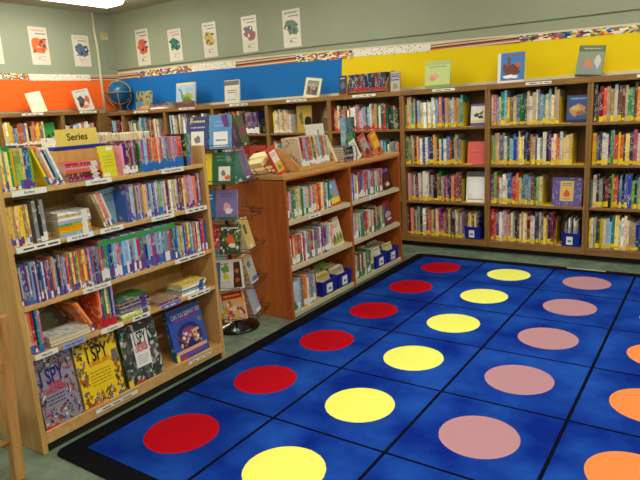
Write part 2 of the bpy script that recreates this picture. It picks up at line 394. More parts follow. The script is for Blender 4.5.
def border_mat(kind):
    k = ('bd', kind)
    if k in MC: return MC[k]
    m, n, l, b = newmat('border_'+kind, .6, .2); tc = n.new('ShaderNodeTexCoord')
    if kind == 'striped':
        sx = n.new('ShaderNodeSeparateXYZ'); l.new(tc.outputs['Generated'], sx.inputs[0]); cr = n.new('ShaderNodeValToRGB'); cr.color_ramp.interpolation = 'CONSTANT'
        e = cr.color_ramp.elements; cs = [(150, 96, 62), (222, 206, 180), (196, 104, 58), (64, 52, 48), (214, 196, 168), (186, 92, 56), (224, 210, 186)]
        e[0].color = (*lin(cs[0]), 1); e[1].position = 1/7; e[1].color = (*lin(cs[1]), 1)
        for i in range(2, 7): q = e.new(i/7); q.color = (*lin(cs[i]), 1)
        l.new(sx.outputs['Z'], cr.inputs[0]); l.new(cr.outputs[0], b.inputs['Base Color'])
    else:
        v = n.new('ShaderNodeTexVoronoi'); v.inputs['Scale'].default_value = 52 if kind == 'confetti' else 48
        mp = n.new('ShaderNodeMapping'); mp.inputs['Rotation'].default_value = (0, .6, 0); mp.inputs['Scale'].default_value = (.6, 1, 1.5)
        l.new(tc.outputs['Object'], mp.inputs[0]); l.new(mp.outputs[0], v.inputs['Vector'])
        hs = n.new('ShaderNodeSeparateColor'); l.new(v.outputs['Color'], hs.inputs[0]); cr = n.new('ShaderNodeValToRGB'); cr.color_ramp.interpolation = 'CONSTANT'
        cs = [(200, 60, 50), (230, 200, 80), (60, 60, 110), (232, 226, 206), (90, 150, 90), (216, 120, 60), (60, 110, 170), (236, 230, 214)] if kind == 'confetti' else [(236, 230, 214)]*8
        e = cr.color_ramp.elements; e[0].color = (*lin(cs[0]), 1); e[1].position = 1/8; e[1].color = (*lin(cs[1]), 1)
        for i in range(2, 8): q = e.new(i/8); q.color = (*lin(cs[i]), 1)
        l.new(hs.outputs[0], cr.inputs[0])
        if kind == 'speckled':
            gt = n.new('ShaderNodeMath'); gt.operation = 'LESS_THAN'; gt.inputs[1].default_value = .27; l.new(v.outputs['Distance'], gt.inputs[0])
            c2 = n.new('ShaderNodeValToRGB'); c2.color_ramp.interpolation = 'CONSTANT'; q = c2.color_ramp.elements
            q[0].color = (*lin((70, 76, 96)), 1); q[1].position = .5; q[1].color = (*lin((196, 84, 66)), 1); l.new(hs.outputs[0], c2.inputs[0])
            mx = n.new('ShaderNodeMixRGB'); l.new(gt.outputs[0], mx.inputs[0]); l.new(cr.outputs[0], mx.inputs[1]); l.new(c2.outputs[0], mx.inputs[2]); l.new(mx.outputs[0], b.inputs['Base Color'])
        else: l.new(cr.outputs[0], b.inputs['Base Color'])
    MC[k] = m; return m
def zt(X):
    P = [(-7.5, 2.07), (-5.5, 2.055), (-3.43, 2.003), (-2.4, 1.967), (-1.55, 1.94), (-.6, 1.917), (1.2, 1.88)]
    for (a, b_), (c, d) in zip(P, P[1:]):
        if X <= c: return b_+(d-b_)*(X-a)/(c-a)
    return P[-1][1]
def border(x0, x1, kind, label):
    hgt = .082 if x1 < -3 else (.072 if x1 < -2.3 else .055)
    if x0 < -2 and x1 > -2: hgt = .06
    m = MB()
    if kind == 'striped':  # straight length, own frame so that the stripes follow the strip
        pass
    m.prism([(x0, zt(x0)-hgt), (x1, zt(x1)-hgt), (x1, zt(x1)), (x0, zt(x0))], 'y', YB-.009, YB-.005)
    o = tag(m.build('bulletin_border', border_mat(kind)), label, 'border', 'patterned paper border strips')
    MB().prism([(x0, zt(x0)), (x1, zt(x1)), (x1, zt(x1)+.016), (x0, zt(x0)+.016)], 'y', YB-.009, YB-.005).build('pale_edge', paint((214, 206, 176), .5, name='pale_strip'), o)
    return o
border(-7.16, -6.75, 'striped', 'orange and brown striped border strip beside the room corner')
border(-6.75, -5.68, 'confetti', 'multicoloured border strip on back wall above the dinosaur book')
border(-5.68, -4.93, 'speckled', 'white speckled border strip on back wall above the blue paper')
border(-4.93, -4.02, 'striped', 'striped border strip above the blue paper')
border(-4.02, -3.27, 'confetti', 'multicoloured border strip above the blue and yellow paper joint')
border(-3.27, -2.4, 'speckled', 'white speckled border strip above the yellow paper')
border(-2.4, -1.55, 'striped', 'striped border strip above the yellow paper')
border(-1.55, -.5, 'confetti', 'multicoloured border strip above the yellow paper at the far right')
def border_l(y0, y1, kind, label):
    m = MB().prism([(y0, 1.965), (y1, 1.972), (y1, 2.05), (y0, 2.045)], 'x', XL+.005, XL+.009)
    return tag(m.build('bulletin_border', border_mat(kind)), label, 'border', 'patterned paper border strips')
border_l(3.1, 4.22, 'confetti', 'multicoloured border strip on left wall above the orange paper')
border_l(4.22, 5.09, 'speckled', 'white speckled border strip above the orange paper')
border_l(5.09, 5.545, 'striped', 'short striped border strip above the orange paper, left of the corner')

# posters : (centre, z bottom, width, height, items, label)
PW = (222, 214, 196)
FP = F(0, YB-.003, 0); FPL = F(XL+.003, 0, math.pi/2)
def poster(fr, x0, x1, z0, z1, items, label, seed):
    o = root('poster', fr, (x0+x1)/2, 0, z0, label, 'poster', 'posters in a row high on the walls')
    wd, ht = x1-x0, z1-z0
    MB().box(-wd/2, wd/2, 0, .0015, 0, ht).build('sheet', paint(PW, .3, .5, name='laminated_paper'), o)
    art('picture', o, wd, ht, items, -wd/2, 0, 0, seed)
def PIC(cols, tcol=(190, 150, 120), pc=(60, 60, 60)):
    a, b_, c = cols; h = sum(a)+sum(c); r = random.Random(h); L = [('l', .12, .87, .85, .95, 1, tcol), ('l', .35, .79, .9, .85, 1, pc)]
    L += [('b', .5, .52, .36, .18, a), ('b', .4, .6, .28, .12, a), ('b', .62, .44, .26, .11, a)]
    for k in range(9): L.append(('b', .5+r.uniform(-.32, .32), .52+r.uniform(-.17, .17), r.uniform(.05, .14), r.uniform(.02, .06), r.choice((a, b_, c, c, (222, 206, 186)))))
    return L+[('l', .35, .2, .75, .25, 1, (170, 160, 140)), ('b', .42, .16, .07, .03, tcol), ('l', .5, .1, .8, .14, 1, (180, 170, 150))]
poster(FPL, 4.30, 4.545, 2.16, 2.615, PIC(((236, 110, 40), (190, 60, 40), (60, 80, 120)), (230, 150, 110)), 'poster with orange picture, second from the left on left wall', 3)
poster(FPL, 4.89, 5.14, 2.155, 2.555, PIC(((88, 110, 140), (100, 120, 150), (70, 50, 44)), (214, 190, 130)), 'poster with grey blue picture, left wall beside the pale pipe', 4)
poster(FPL, 3.69, 3.945, 2.155, 2.555, PIC(((196, 190, 70), (120, 120, 60), (50, 50, 50))), 'poster cut by the left edge of the photo', 5)
poster(FP, -6.70, -6.44, 2.13, 2.6, PIC(((206, 90, 66), (226, 120, 60), (50, 40, 50)), (120, 100, 90)), 'poster with red and black picture, first right of the corner', 6)
poster(FP, -6.065, -5.82, 2.13, 2.525, PIC(((50, 120, 110), (40, 96, 90), (30, 70, 60)), (214, 150, 130)), 'poster with teal green picture', 7)
poster(FP, -5.436, -5.205, 2.12, 2.53, PIC(((200, 170, 60), (214, 186, 70), (120, 90, 60)), (150, 130, 110)), 'poster with mustard yellow picture', 8)
poster(FP, -4.792, -4.56, 2.115, 2.52, PIC(((150, 56, 44), (60, 84, 110), (226, 226, 220)), (150, 130, 110)), 'poster with dark red and blue picture', 9)
poster(FP, -4.18, -3.935, 2.107, 2.51, PIC(((86, 120, 96), (60, 96, 84), (60, 44, 52)), (120, 120, 110)), 'rightmost poster, with grey green picture', 10)
# conduit and thermostat on the left wall
tag(MB().tube([(XL+.02, 5.24, ZC-.002), (XL+.02, 5.24, 2.6), (XL+.02, 5.252, 2.44), (XL+.02, 5.252, 2.25), (XL+.02, 5.246, 1.98), (XL+.02, 5.243, 1.54)], .017, 10).build('conduit_pipe', paint((206, 200, 168), .45, name='pipe_paint')),
    'thin pale pipe running down the left wall to the bookcase top', 'pipe')
o = root('thermostat', F(XL, 0, math.pi/2), 5.39, 0, 2.51, 'small beige box on the left wall beside the corner', 'control box')
MB().box(-.055, .055, -.03, -.001, 0, .1).build('case', paint((196, 186, 140), .5, name='beige_plastic'), o, bevel=.006)
MB().box(-.04, .04, -.033, -.03, .05, .085).build('grille', paint((176, 166, 124), .5, name='beige_plastic_dark'), o)
tag(MB().tube([(XL+.006, 5.40, 2.508), (XL+.006, 5.40, 2.15), (XL+.006, 5.5, 2.12)], .004).build('wire', paint((150, 152, 126), .5, name='wire_cover')), 'thin wire dropping from the beige box on the left wall', 'wire')

# ================================================================= RUG
def rug_mat():
    m, n, l, b = newmat('classroom_rug', .95, .05)
    tc = n.new('ShaderNodeTexCoord'); sx = n.new('ShaderNodeSeparateXYZ'); l.new(tc.outputs['Object'], sx.inputs[0])
    def M(op, a, b_=None, c=None):
        q = n.new('ShaderNodeMath'); q.operation = op
        for i, v in enumerate((a, b_, c)):
            if v is None: continue
            if isinstance(v, (int, float)): q.inputs[i].default_value = v
            else: l.new(v, q.inputs[i])
        return q.outputs[0]
    cx, cy = .585, .6004
    ns = n.new('ShaderNodeTexNoise'); ns.inputs['Scale'].default_value = 180; ns.inputs['Detail'].default_value = 2; l.new(tc.outputs['Object'], ns.inputs['Vector'])
    wob = M('MULTIPLY', M('SUBTRACT', ns.outputs['Fac'], .5), .006)
    u = M('DIVIDE', M('ADD', sx.outputs[0], wob), cx); v = M('DIVIDE', M('ADD', sx.outputs[1], wob), cy)
    fu = M('SUBTRACT', M('FRACT', u), .5); fv = M('SUBTRACT', M('FRACT', v), .5)
    rr = M('SQRT', M('ADD', M('POWER', M('MULTIPLY', fu, cx), 2), M('POWER', M('MULTIPLY', fv, cy), 2)))
    circ = M('LESS_THAN', rr, .168)
    du = M('MULTIPLY', M('SUBTRACT', .5, M('ABSOLUTE', fu)), cx); dv = M('MULTIPLY', M('SUBTRACT', .5, M('ABSOLUTE', fv)), cy)
    line = M('LESS_THAN', M('MINIMUM', M('MULTIPLY', du, .8), dv), .0066)
    ins = M('MULTIPLY', M('MULTIPLY', M('GREATER_THAN', u, 0), M('LESS_THAN', u, 5)), M('MULTIPLY', M('GREATER_THAN', v, 0), M('LESS_THAN', v, 6)))
    cr = n.new('ShaderNodeValToRGB'); cr.color_ramp.interpolation = 'CONSTANT'; l.new(M('DIVIDE', u, 5), cr.inputs[0])
    cs = [(190, 14, 30), (242, 243, 112), (184, 138, 148), (240, 142, 78), (70, 160, 80)]
    e = cr.color_ramp.elements; e[0].color = (*lin(cs[0]), 1); e[1].position = .2; e[1].color = (*lin(cs[1]), 1)
    for i in (2, 3, 4): q = e.new(i/5); q.color = (*lin(cs[i]), 1)
    big = n.new('ShaderNodeTexNoise'); big.inputs['Scale'].default_value = 3.2; big.inputs['Detail'].default_value = 4; l.new(tc.outputs['Object'], big.inputs['Vector'])
    bl = n.new('ShaderNodeValToRGB'); bl.color_ramp.elements[0].position = .35; bl.color_ramp.elements[1].position = .7
    bl.color_ramp.elements[0].color = (*lin((8, 38, 132)), 1); bl.color_ramp.elements[1].color = (*lin((32, 82, 178)), 1); l.new(big.outputs['Fac'], bl.inputs[0])
    def mix(f, a, b_):
        q = n.new('ShaderNodeMixRGB'); l.new(f, q.inputs[0])
        for i, v_ in ((1, a), (2, b_)):
            if isinstance(v_, tuple): q.inputs[i].default_value = (*v_, 1)
            else: l.new(v_, q.inputs[i])
        return q.outputs[0]
    c = mix(circ, bl.outputs[0], cr.outputs[0]); c = mix(line, c, (.003, .004, .012)); c = mix(ins, (.006, .006, .009), c)
    pile = n.new('ShaderNodeMixRGB'); pile.blend_type = 'MULTIPLY'; pile.inputs[0].default_value = .35; l.new(c, pile.inputs[1]); l.new(ns.outputs['Fac'], pile.inputs[2])
    g = n.new('ShaderNodeGamma'); g.inputs[1].default_value = 1; l.new(c, g.inputs[0]); l.new(g.outputs[0], b.inputs['Base Color'])
    bp = n.new('ShaderNodeBump'); bp.inputs['Strength'].default_value = .4; bp.inputs['Distance'].default_value = .003; l.new(ns.outputs['Fac'], bp.inputs['Height']); l.new(bp.outputs[0], b.inputs['Normal'])
    return m
m = MB(); q = .094; xx0, xx1, yy0, yy1, rc = -q, 5*.585+q, -q, 6*.6004+q, .05
poly = []
for cx_, cy_, a0 in ((xx1-rc, yy0+rc, -90), (xx1-rc, yy1-rc, 0), (xx0+rc, yy1-rc, 90), (xx0+rc, yy0+rc, 180)):
    for k in range(6): a = R(a0+18*k); poly.append((cx_+rc*math.cos(a), cy_+rc*math.sin(a)))
m.prism(poly, 'z', 0, .009)
tag(m.build('rug', rug_mat(), None, (-2.2197, 1.29, .0005), bevel=.003), 'blue rug with a grid of red, yellow, pink and orange dots', 'rug')
o = MB().box(-.97, -.68, 4.945, 4.962, .011, .014).build('paper_strip', paint((200, 196, 160), .6, name='cream_strip'))
tag(o, 'narrow cream strip lying on the far edge of the rug', 'strip')

# ================================================================= BACK WALL CASES
PX0, PITCHW = -0.8976, .8443
def slab(rt, name, fr_off, x0, x1, y0, y1, z0, z1, mat, bevel=.0025):
    return MB(fr_off).box(x0, x1, y0, y1, z0, z1).build(name, mat, rt, bevel=bevel)
def label_strip(rt, off, x0, x1, z0, z1, y=-.001, txt=None, c=(240, 238, 230), seed=0, tc=(40, 40, 40)):
    MB(off).box(x0, x1, y-.0025, y, z0, z1).build('shelf_label', paint(c, .4, name='label_card'), rt)
    cx = (x0+x1)/2-off[0]; cz = (z0+z1)/2-off[2]
    if txt: text(txt, (z1-z0)*.62, rt, paint(tc, .5, name='ink'), (cx, y-.0033-off[1], cz), 'label_lettering', maxw=min((x1-x0)*.7, len(txt)*(z1-z0)*.34))
    else:
        r = random.Random(seed); m = MB(); xx = x0+(x1-x0)*.15
        while xx < x1-(x1-x0)*.2:
            L = r.uniform(.15, .3)*(x1-x0); m.box(xx-off[0], min(xx+L, x1-.01)-off[0], y-.0035-off[1], y-.0026-off[1], z0+(z1-z0)*.35-off[2], z0+(z1-z0)*.62-off[2]); xx += L+.015
        m.build('label_lettering', paint(tc, .5, name='ink'), rt)
SH = (1.172, .825, .467, .118)
def wall_case(fr, x0, x1, ztop, shelves, label, labels=(), depth=.293):
    t = .023; off = ((x0+x1)/2, 0, 0)
    o = root('bookcase', fr, off[0], 0, 0, label, 'bookcase', 'bookcases lining the walls')
    slab(o, 'side_panel', off, x0+.0005, x0+t, 0, depth, .056, ztop-.046, OAK_V); slab(o, 'side_panel', off, x1-t, x1-.0005, 0, depth, .056, ztop-.046, OAK_V)
    tb = slab(o, 'top_board', off, x0+.0005, x1-.0005, -.006, depth, ztop-.046, ztop, OAK_H)
    slab(o, 'back_panel', off, x0+t, x1-t, depth-.012, depth-.001, .118, ztop-.046, OAK_V, 0)
    for s in shelves[:-1]: slab(o, 'shelf', off, x0+t, x1-t, .004, depth-.012, s-.022, s, OAK_H)
    slab(o, 'bottom_shelf', off, x0+t, x1-t, -.001, depth-.012, shelves[-1]-.062, shelves[-1], OAK_H)
    slab(o, 'kick_base', off, x0+.001, x1-.001, .07, depth, 0, .055, DARKBASE, 0)
    for i, (a, b_) in enumerate(labels): label_strip(tb, off, a, b_, ztop-.031, ztop-.008, y=-.0065, seed=i+int(x0*9))
    return o
NAMES = {0: 'far right', -1: 'second from right', -2: 'third from right', -3: 'fourth from right', -4: 'fifth from right', -5: 'sixth from right', -6: 'seventh from right', -7: 'corner'}
LBL = {0: [(-.57, -.36)], -1: [(-1.41, -1.2)], -2: [(-2.26, -2.04)], -3: [(-3.13, -2.86)], -4: [(-3.97, -3.7)], -5: [(-4.81, -4.53)], -6: [(-5.67, -5.39)], -7: [(-6.54, -6.26)]}
DESC = {0: 'back wall bookcase section at the right edge of the photo', -1: 'back wall bookcase section under the book with a brown hand',
        -2: 'back wall bookcase section under the pale green book, just behind the rug corner', -3: 'back wall bookcase section under the wooden rack of dark books',
        -4: 'back wall bookcase section under the cream picture frame', -5: 'back wall bookcase section under the grey and white book',
        -6: 'back wall bookcase section under the dinosaur picture book', -7: 'back wall bookcase section under the globe end book, nearest the corner'}
for k in range(0, -8, -1):
    x0 = PX0+k*PITCHW; x1 = x0+PITCHW
    wall_case(FB, x0, x1, 1.535, SH, DESC[k], LBL[k])
tag(MB().box(XL+.001, XL+.02, 4.955, 5.25, 0, 1.535).build('gap_shade_board', OAK_V), 'added board darkening the gap on the left wall beside the corner bookcase', 'panel')  # added board, its brown stands in for the shade in the corner gap
slab_o = wall_case(FB, -7.142, PX0-7*PITCHW, 1.535, SH, 'narrow filler section of the back wall bookcase in the corner behind the globe')
wall_case(FL, 3.61, 4.405, 1.57, (1.19, .84, .47, .118), 'left wall bookcase section below the plain cream book', [(3.88, 4.15)])
wall_case(FL, 4.405, 4.95, 1.57, (1.19, .84, .47, .118), 'left wall bookcase section next to the corner', [(4.65, 4.90)])
wall_case(FL, 2.8, 3.61, 1.57, (1.19, .84, .47, .118), 'left wall bookcase section mostly beyond the left edge of the photo')

MIX = ['white', 'white', 'cream', 'white', 'grey', 'light blue', 'tan', 'green', 'blue', 'red', 'orange', 'teal', 'brown', 'navy', 'maroon', 'purple', 'yellow', 'pink', 'black', 'dark green', 'cream', 'grey', 'lime', 'lavender']
COOL = ['white', 'light blue', 'cream', 'teal', 'grey', 'white', 'green', 'blue', 'tan', 'red', 'white', 'dark green', 'cream', 'yellow']
WARM = ['cream', 'white', 'tan', 'orange', 'maroon', 'brown', 'red', 'white', 'yellow', 'grey', 'black', 'green', 'purple', 'navy', 'pink']
YT = (236, 206, 30)
def yt(i): return None if rnd.random() < .08 else rnd.choice([(238, 208, 28), (244, 216, 40), (228, 196, 26)])
rows = [  # module, x0, x1, shelf, palette, row words
    (-2, -2.6+.03, -1.975, 0, COOL, 'top shelf under the pale green book'), (-2, -2.58, -1.99, 1, MIX, 'shelf left of the coral book'),
    (-2, -2.58, -1.985, 2, WARM, 'shelf left of the silver book'), (-2, -2.58, -1.965, 3, WARM, 'bottom shelf behind the red dots'),
    (-1, -1.715, -1.125, 0, COOL, 'top shelf left of the blue book'), (-1, -1.715, -1.02, 1, MIX, 'second shelf under the blue book'),
    (-1, -1.715, -1.255, 2, MIX, 'shelf left of the lilac book'), (-1, -1.715, -1.13, 3, WARM, 'bottom shelf left of blue bin'),
    (0, -.87, -.44, 0, WARM, 'top shelf at far right'), (0, -.87, -.44, 1, WARM, 'second shelf at far right'), (0, -.87, -.44, 2, MIX, 'third shelf at far right'), (0, -.87, -.44, 3, COOL, 'bottom shelf at far right')]
def bookend(fr, x, z, label, c=(222, 190, 36), d=.16, h=.2):
    o = root('bookend', fr, x, .02, z, label, 'bookend', 'yellow bookends closing the rows')
    MB().box(0, .003, .02, .02+d, 0, h).build('upright', paint(c, .4, name='enamel'), o, bevel=.001)
    MB().box(.003, .1, 0, d, 0, .003).build('foot', paint(c, .4, name='enamel'), o)
for mo, a, b_, s, pal, wd in rows:
    e = run(FB, a, b_, SH[s], pal, (.013, .03), (.225, .29) if s else (.23, .3), (.19, .235), yt, wd, 'picture books in the back wall bookcases, '+wd, jit=.03, tz=(.004, .036))
    if not (mo == 0): bookend(FB, e+.002, SH[s], 'yellow metal bookend closing the row on the '+wd, h=.22)

# face-out books inside the back cases
def slight(): return .16
face_book(FB, -1.84, .05, SH[0], .15, .2, .012, 'purple', 'white and purple book with dark flying shapes, facing out on top shelf', [('r', 0, 0, 1, .16, (96, 70, 140)), ('r', 0, .9, 1, 1, (110, 90, 150)), ('b', .35, .5, .14, .1, (60, 56, 50)), ('b', .62, .42, .16, .08, (70, 60, 40)), ('r', .05, .2, .95, .26, (216, 196, 90)), ('p', [(.3, .5), (.8, .7), (.7, .52)], (90, 80, 60))], base=(226, 220, 206), back=.12)
face_book(FB, -1.865, .05, SH[1], .165, .21, .02, 'red', 'coral red book facing out on second shelf', [('l', .15, .5, .85, .56, 1, (160, 50, 50)), ('l', .2, .6, .7, .64, 1, (230, 150, 140))], base=(222, 92, 86), back=.14)
face_book(FB, -1.868, .05, SH[2], .185, .285, .02, 'grey', 'silver book with glare painted white on its cover, facing out on third shelf', [('r', 0, .84, 1, 1, (120, 122, 126)), ('l', .1, .86, .9, .97, 2, (60, 60, 66)), ('b', .5, .45, .42, .3, (255, 255, 255)), ('b', .2, .2, .12, .1, (236, 236, 232)), ('l', .1, .06, .9, .14, 1, (140, 140, 140))], base=(246, 246, 244), back=.1)  # white blob and near-white base paint the glare into the cover
face_book(FB, -1.0, .05, SH[0]+.001, .17, .225, .015, 'blue', 'dark blue book with tan sleeping shapes, facing out on top shelf', [('b', .5, .45, .36, .22, (190, 142, 80)), ('b', .4, .55, .2, .1, (214, 170, 100)), ('b', .62, .35, .2, .08, (150, 100, 60)), ('r', 0, 0, 1, .12, (30, 40, 80)), ('l', .15, .82, .85, .94, 1, (150, 170, 210))], base=(52, 84, 140), back=.12)
face_book(FB, -1.065, .05, SH[2], .24, .245, .018, 'lavender', 'square lilac book with a tan centre label, facing out on third shelf', [('s', 0, 0, 1, 1, 70, .018, [(200, 190, 226)]), ('r', .27, .17, .73, .88, (222, 190, 110)), ('l', .34, .7, .66, .82, 2, (90, 70, 60)), ('b', .5, .42, .1, .13, (214, 90, 60)), ('l', .38, .22, .62, .28, 1, (90, 70, 60))], base=(104, 90, 158), back=.12)
# blue bins
def bin_(fr, x, y, z, w_, d, h, label, group, n, hb, pal, lbl=True, noun='thin book', deep=False):
    o = root('book_bin', fr, x, y, z, label, 'bin', group)
    t = .003; m = MB(); ft = .006
    m.box(ft, w_-ft, ft, d-ft, 0, t)
    for a in (((0+ft, 0), (w_-ft, 0)), ((ft, d), (w_-ft, d))): pass
    def wall(p, q_, r_, s_): m.add([p, q_, r_, s_], [(0, 1, 2, 3)])
    # four tapered walls with thickness
    def ring(g, zz, ins): return [(g+ins, g+ins, zz), (w_-g-ins, g+ins, zz), (w_-g-ins, d-g-ins, zz), (g+ins, d-g-ins, zz)]
    A = ring(ft, 0, 0); B = ring(0, h, 0); C_ = ring(0, h, t); D = ring(ft, t, t)
    vs = A+B+C_+D; fs = []
    for i in range(4):
        j = (i+1) % 4; fs += [(i, j, 4+j, 4+i), (4+i, 4+j, 8+j, 8+i), (8+i, 8+j, 12+j, 12+i)]
    m.add(vs, fs); bb = m.build('bin_body', BLUEP, o)
    r_ = MB(); r_.box(-.004, w_+.004, -.004, .0, h-.012, h+.001); r_.box(-.004, w_+.004, d, d+.004, h-.012, h+.001); r_.box(-.004, 0, 0, d, h-.012, h+.001); r_.box(w_, w_+.004, 0, d, h-.012, h+.001)
    r_.build('rim', BLUEP, o)
    if lbl:
        MB().box(w_*.28, w_*.62, -.004, .004, h*.16, h*.74).build('bin_label', WHITE, bb)
        MB().box(w_*.36, w_*.54, -.005, -.004, h*.35, h*.5).build('label_lettering', paint((120, 130, 150), .5, name='ink'), bb)
    st = (w_-.03)/n
    for i in range(n):
        cn = rnd.choice(pal)
        if deep:     # covers face the front, books one behind another
            yy = y+.03+i*(d-.07)/n
            oo = face_book(fr, x+w_/2+rnd.uniform(-.004, .004), yy, z+.005, w_-.035, hb*rnd.uniform(.9, 1.05), .005, cn, f'{cn} {noun}, {ORD[i]} from front in the {label}', [('l', .1, .8, .9, .95, 1, (120, 110, 90)), ('b', .5, .4, .3, .2, PAL[rnd.choice(pal)])], back=.3, base=None, group='books in '+group, kind='paperback_book', seed=i)
        else:
            book(fr, x+.014+i*st, y+.012, z+.005, min(st*.85, .014), hb*rnd.uniform(.85, 1.05), d-.03, cn, None, f'{cn} {noun}, {ORD[i]} from left in the {label}', 'books in '+group, 'paperback_book')
bin_(FB, -1.955, .0, SH[3], .15, .24, .12, 'blue bin near red dots, bottom shelf', 'blue book bins', 8, .25, ['white', 'cream', 'grey', 'navy', 'yellow', 'dark green', 'white'])
bin_(FB, -1.085, .0, SH[3], .15, .24, .12, 'blue bin above floor strip, bottom shelf', 'blue book bins', 9, .24, ['grey', 'white', 'white', 'cream', 'black', 'grey'])

# section -3 (red tagged rows) and the left sections
RT = (196, 36, 40)
run(FB, -3.385, -2.74, SH[0], ['white', 'cream', 'tan', 'pink', 'grey', 'white', 'light blue', 'red', 'cream', 'brown', 'dark green'], (.016, .032), (.2, .265), (.15, .2), RT, 'top shelf below the wooden rack', 'red tagged books below the wooden rack', 'library_book', tz=(.004, .028))
run(FB, -2.735, -2.6, SH[0], ['black', 'brown', 'black', 'dark green'], (.018, .026), (.2, .24), (.15, .2), None, 'dark group ending the red tagged row', 'dark books ending the red tagged row', 'library_book')
run(FB, -3.0, -2.62, SH[1], ['navy', 'dark green', 'white', 'red', 'light blue', 'cream', 'grey', 'teal'], (.014, .026), (.2, .25), (.15, .2), None, 'shelf below the red tagged row', 'books on the shelf below the red tagged row', 'library_book')
for i, (xx, cn, h) in enumerate(((-3.37, 'orange', .12), (-3.335, 'yellow', .11), (-3.3, 'lime', .12))):
    book(FB, xx, .03, SH[1], .025, h, .1, cn, None, f'small {cn} book low behind the freestanding case, left of tall teal one', 'small bright books', 'library_book')
run(FB, -4.2, -3.93, SH[0], ['cream', 'white', 'tan', 'light blue', 'maroon', 'grey', 'yellow'], (.018, .03), (.2, .27), (.15, .2), (232, 222, 190), 'shelf under the grey white book, right', 'books on the shelf left of the yellow file', 'library_book', tz=(.005, .03))
o = face_book(FB, -3.82, .09, SH[0], .2, .285, .012, 'yellow', 'mustard yellow upright folder behind the black bookend', [('b', .3, .6, .12, .16, (96, 100, 50)), ('b', .36, .4, .1, .1, (110, 104, 60))], base=(196, 160, 70), back=.03)
def arch(fr, x, z, label, w_=.085, h=.17):
    o = root('bookend', fr, x, .02, z, label, 'bookend', 'black arched bookends')
    out = [(0, 0), (w_, 0), (w_, h*.72)]+[(w_/2+w_/2*math.cos(R(a)), h*.72+h*.28*math.sin(R(a))) for a in range(20, 180, 20)]+[(0, h*.72)]
    MB().prism(out, 'y', 0, .004).build('upright', BLACKM, o)
    MB().box(0, w_, .004, .1, 0, .003).build('foot', BLACKM, o)
    MB().box(w_*.35, w_*.65, -.001, 0, h*.15, h*.45).build('sticker', paint((120, 100, 60), .5, name='sticker'), o)
arch(FB, -3.76, SH[0], 'black arched bookend in front of the mustard folder')
arch(FB, -4.38, SH[0], 'black arched bookend right of the purple book series')
face_book(FB, -3.57, .1, SH[0], .12, .24, .012, 'brown', 'brown book tilted in the section under the picture frame', [('l', .15, .6, .85, .9, 3, (190, 160, 120))], back=.1, roll=.25, base=(104, 74, 48))
# purple series and neighbours, section -5
x = -4.61
for i in range(6):
    book(FB, x, .02, SH[0], .032, .25, .17, ['purple', 'maroon', 'purple', 'navy', 'purple', 'navy'][i], (236, 232, 226), f'{["purple","maroon","purple","navy","purple","navy"][i]} book with white band, {ORD[i]} from left beside the black arched bookend', 'purple series left of the arched bookend', 'library_book', tz=(.004, .06)); x += .0335
run(FB, -5.05, -4.64, SH[0], ['tan', 'orange', 'green', 'pink', 'cream', 'teal', 'brown'], (.02, .032), (.2, .27), (.15, .2), None, 'shelf left of the purple series', 'books left of the purple series', 'library_book')
run(FB, -5.9, -5.18, SH[0], ['white', 'cream', 'grey', 'tan', 'brown', 'navy', 'red', 'light blue'], (.02, .034), (.2, .28), (.15, .2), None, 'shelf under the dinosaur book', 'books on the shelf under the dinosaur book', 'library_book')
run(FB, -6.74, -6.12, SH[0], ['cream', 'teal', 'tan', 'orange', 'brown', 'light blue', 'white', 'maroon'], (.022, .036), (.2, .27), (.15, .2), None, 'shelf under the flat stack, near corner', 'books on the shelf under the flat stack', 'library_book')
face_book(FB, -6.05, .06, SH[0], .09, .22, .02, 'orange', 'orange red book tilted against the section divider below the flat stack', [], back=.05, roll=.2, base=(216, 74, 40))
run(FB, -4.22, -3.5, SH[1], MIX, (.02, .034), (.2, .26), (.15, .2), None, 'second shelf under the picture frame', 'books on the second shelf under the picture frame', 'library_book')
# red box with a round opening low in section -5
o = root('red_box', FB, -4.48, .04, SH[1], 'red box with a dark arched opening on the shelf below the purple series', 'box')
MB().box(-.13, .13, 0, .15, 0, .21).build('box_body', paint((176, 48, 40), .5, name='red_card'), o, bevel=.004)
MB().prism([(-.07, .02), (.07, .02)]+[(.07*math.cos(R(a)), .09+.06*math.sin(R(a))) for a in range(0, 181, 20)], 'y', -.002, .001).build('opening', BLACKM, o)
run(FB, -5.06, -4.66, SH[1], ['red', 'cream', 'brown', 'pink', 'green', 'grey'], (.02, .034), (.2, .26), (.15, .2), None, 'shelf left of the red box', 'books left of the red box', 'library_book')
# left wall rows
run(FL, 3.64, 4.15, 1.19, ['cream', 'white', 'yellow', 'white', 'grey', 'blue', 'navy', 'red', 'maroon', 'tan'], (.022, .036), (.21, .29), (.15, .2), (232, 226, 206), 'left wall shelf beside green book', 'books on the left wall shelf beside the green book', 'library_book', tz=(.004, .03))
face_book(FL, 4.262, .06, 1.19, .17, .25, .014, 'green', 'green book with dark shapes leaning beside the left wall books', [('b', .35, .35, .13, .12, (24, 60, 36)), ('b', .7, .4, .1, .14, (30, 66, 40)), ('l', .15, .1, .85, .2, 1, (210, 220, 180))], base=(58, 150, 76), back=.08, roll=-.12)
run(FL, 4.44, 4.86, 1.19, ['pink', 'white', 'grey', 'orange', 'cream', 'light blue', 'teal', 'navy'], (.02, .034), (.19, .27), (.15, .2), (226, 220, 200), 'left wall shelf next to the corner', 'books on the left wall shelf next to the corner', 'library_book', tz=(.004, .03))
run(FB, -7.11, -6.84, SH[0], ['light blue', 'maroon', 'red', 'white', 'black'], (.022, .036), (.2, .26), (.15, .2), None, 'narrow shelf under the globe', 'books on the narrow shelf under the globe', 'library_book')

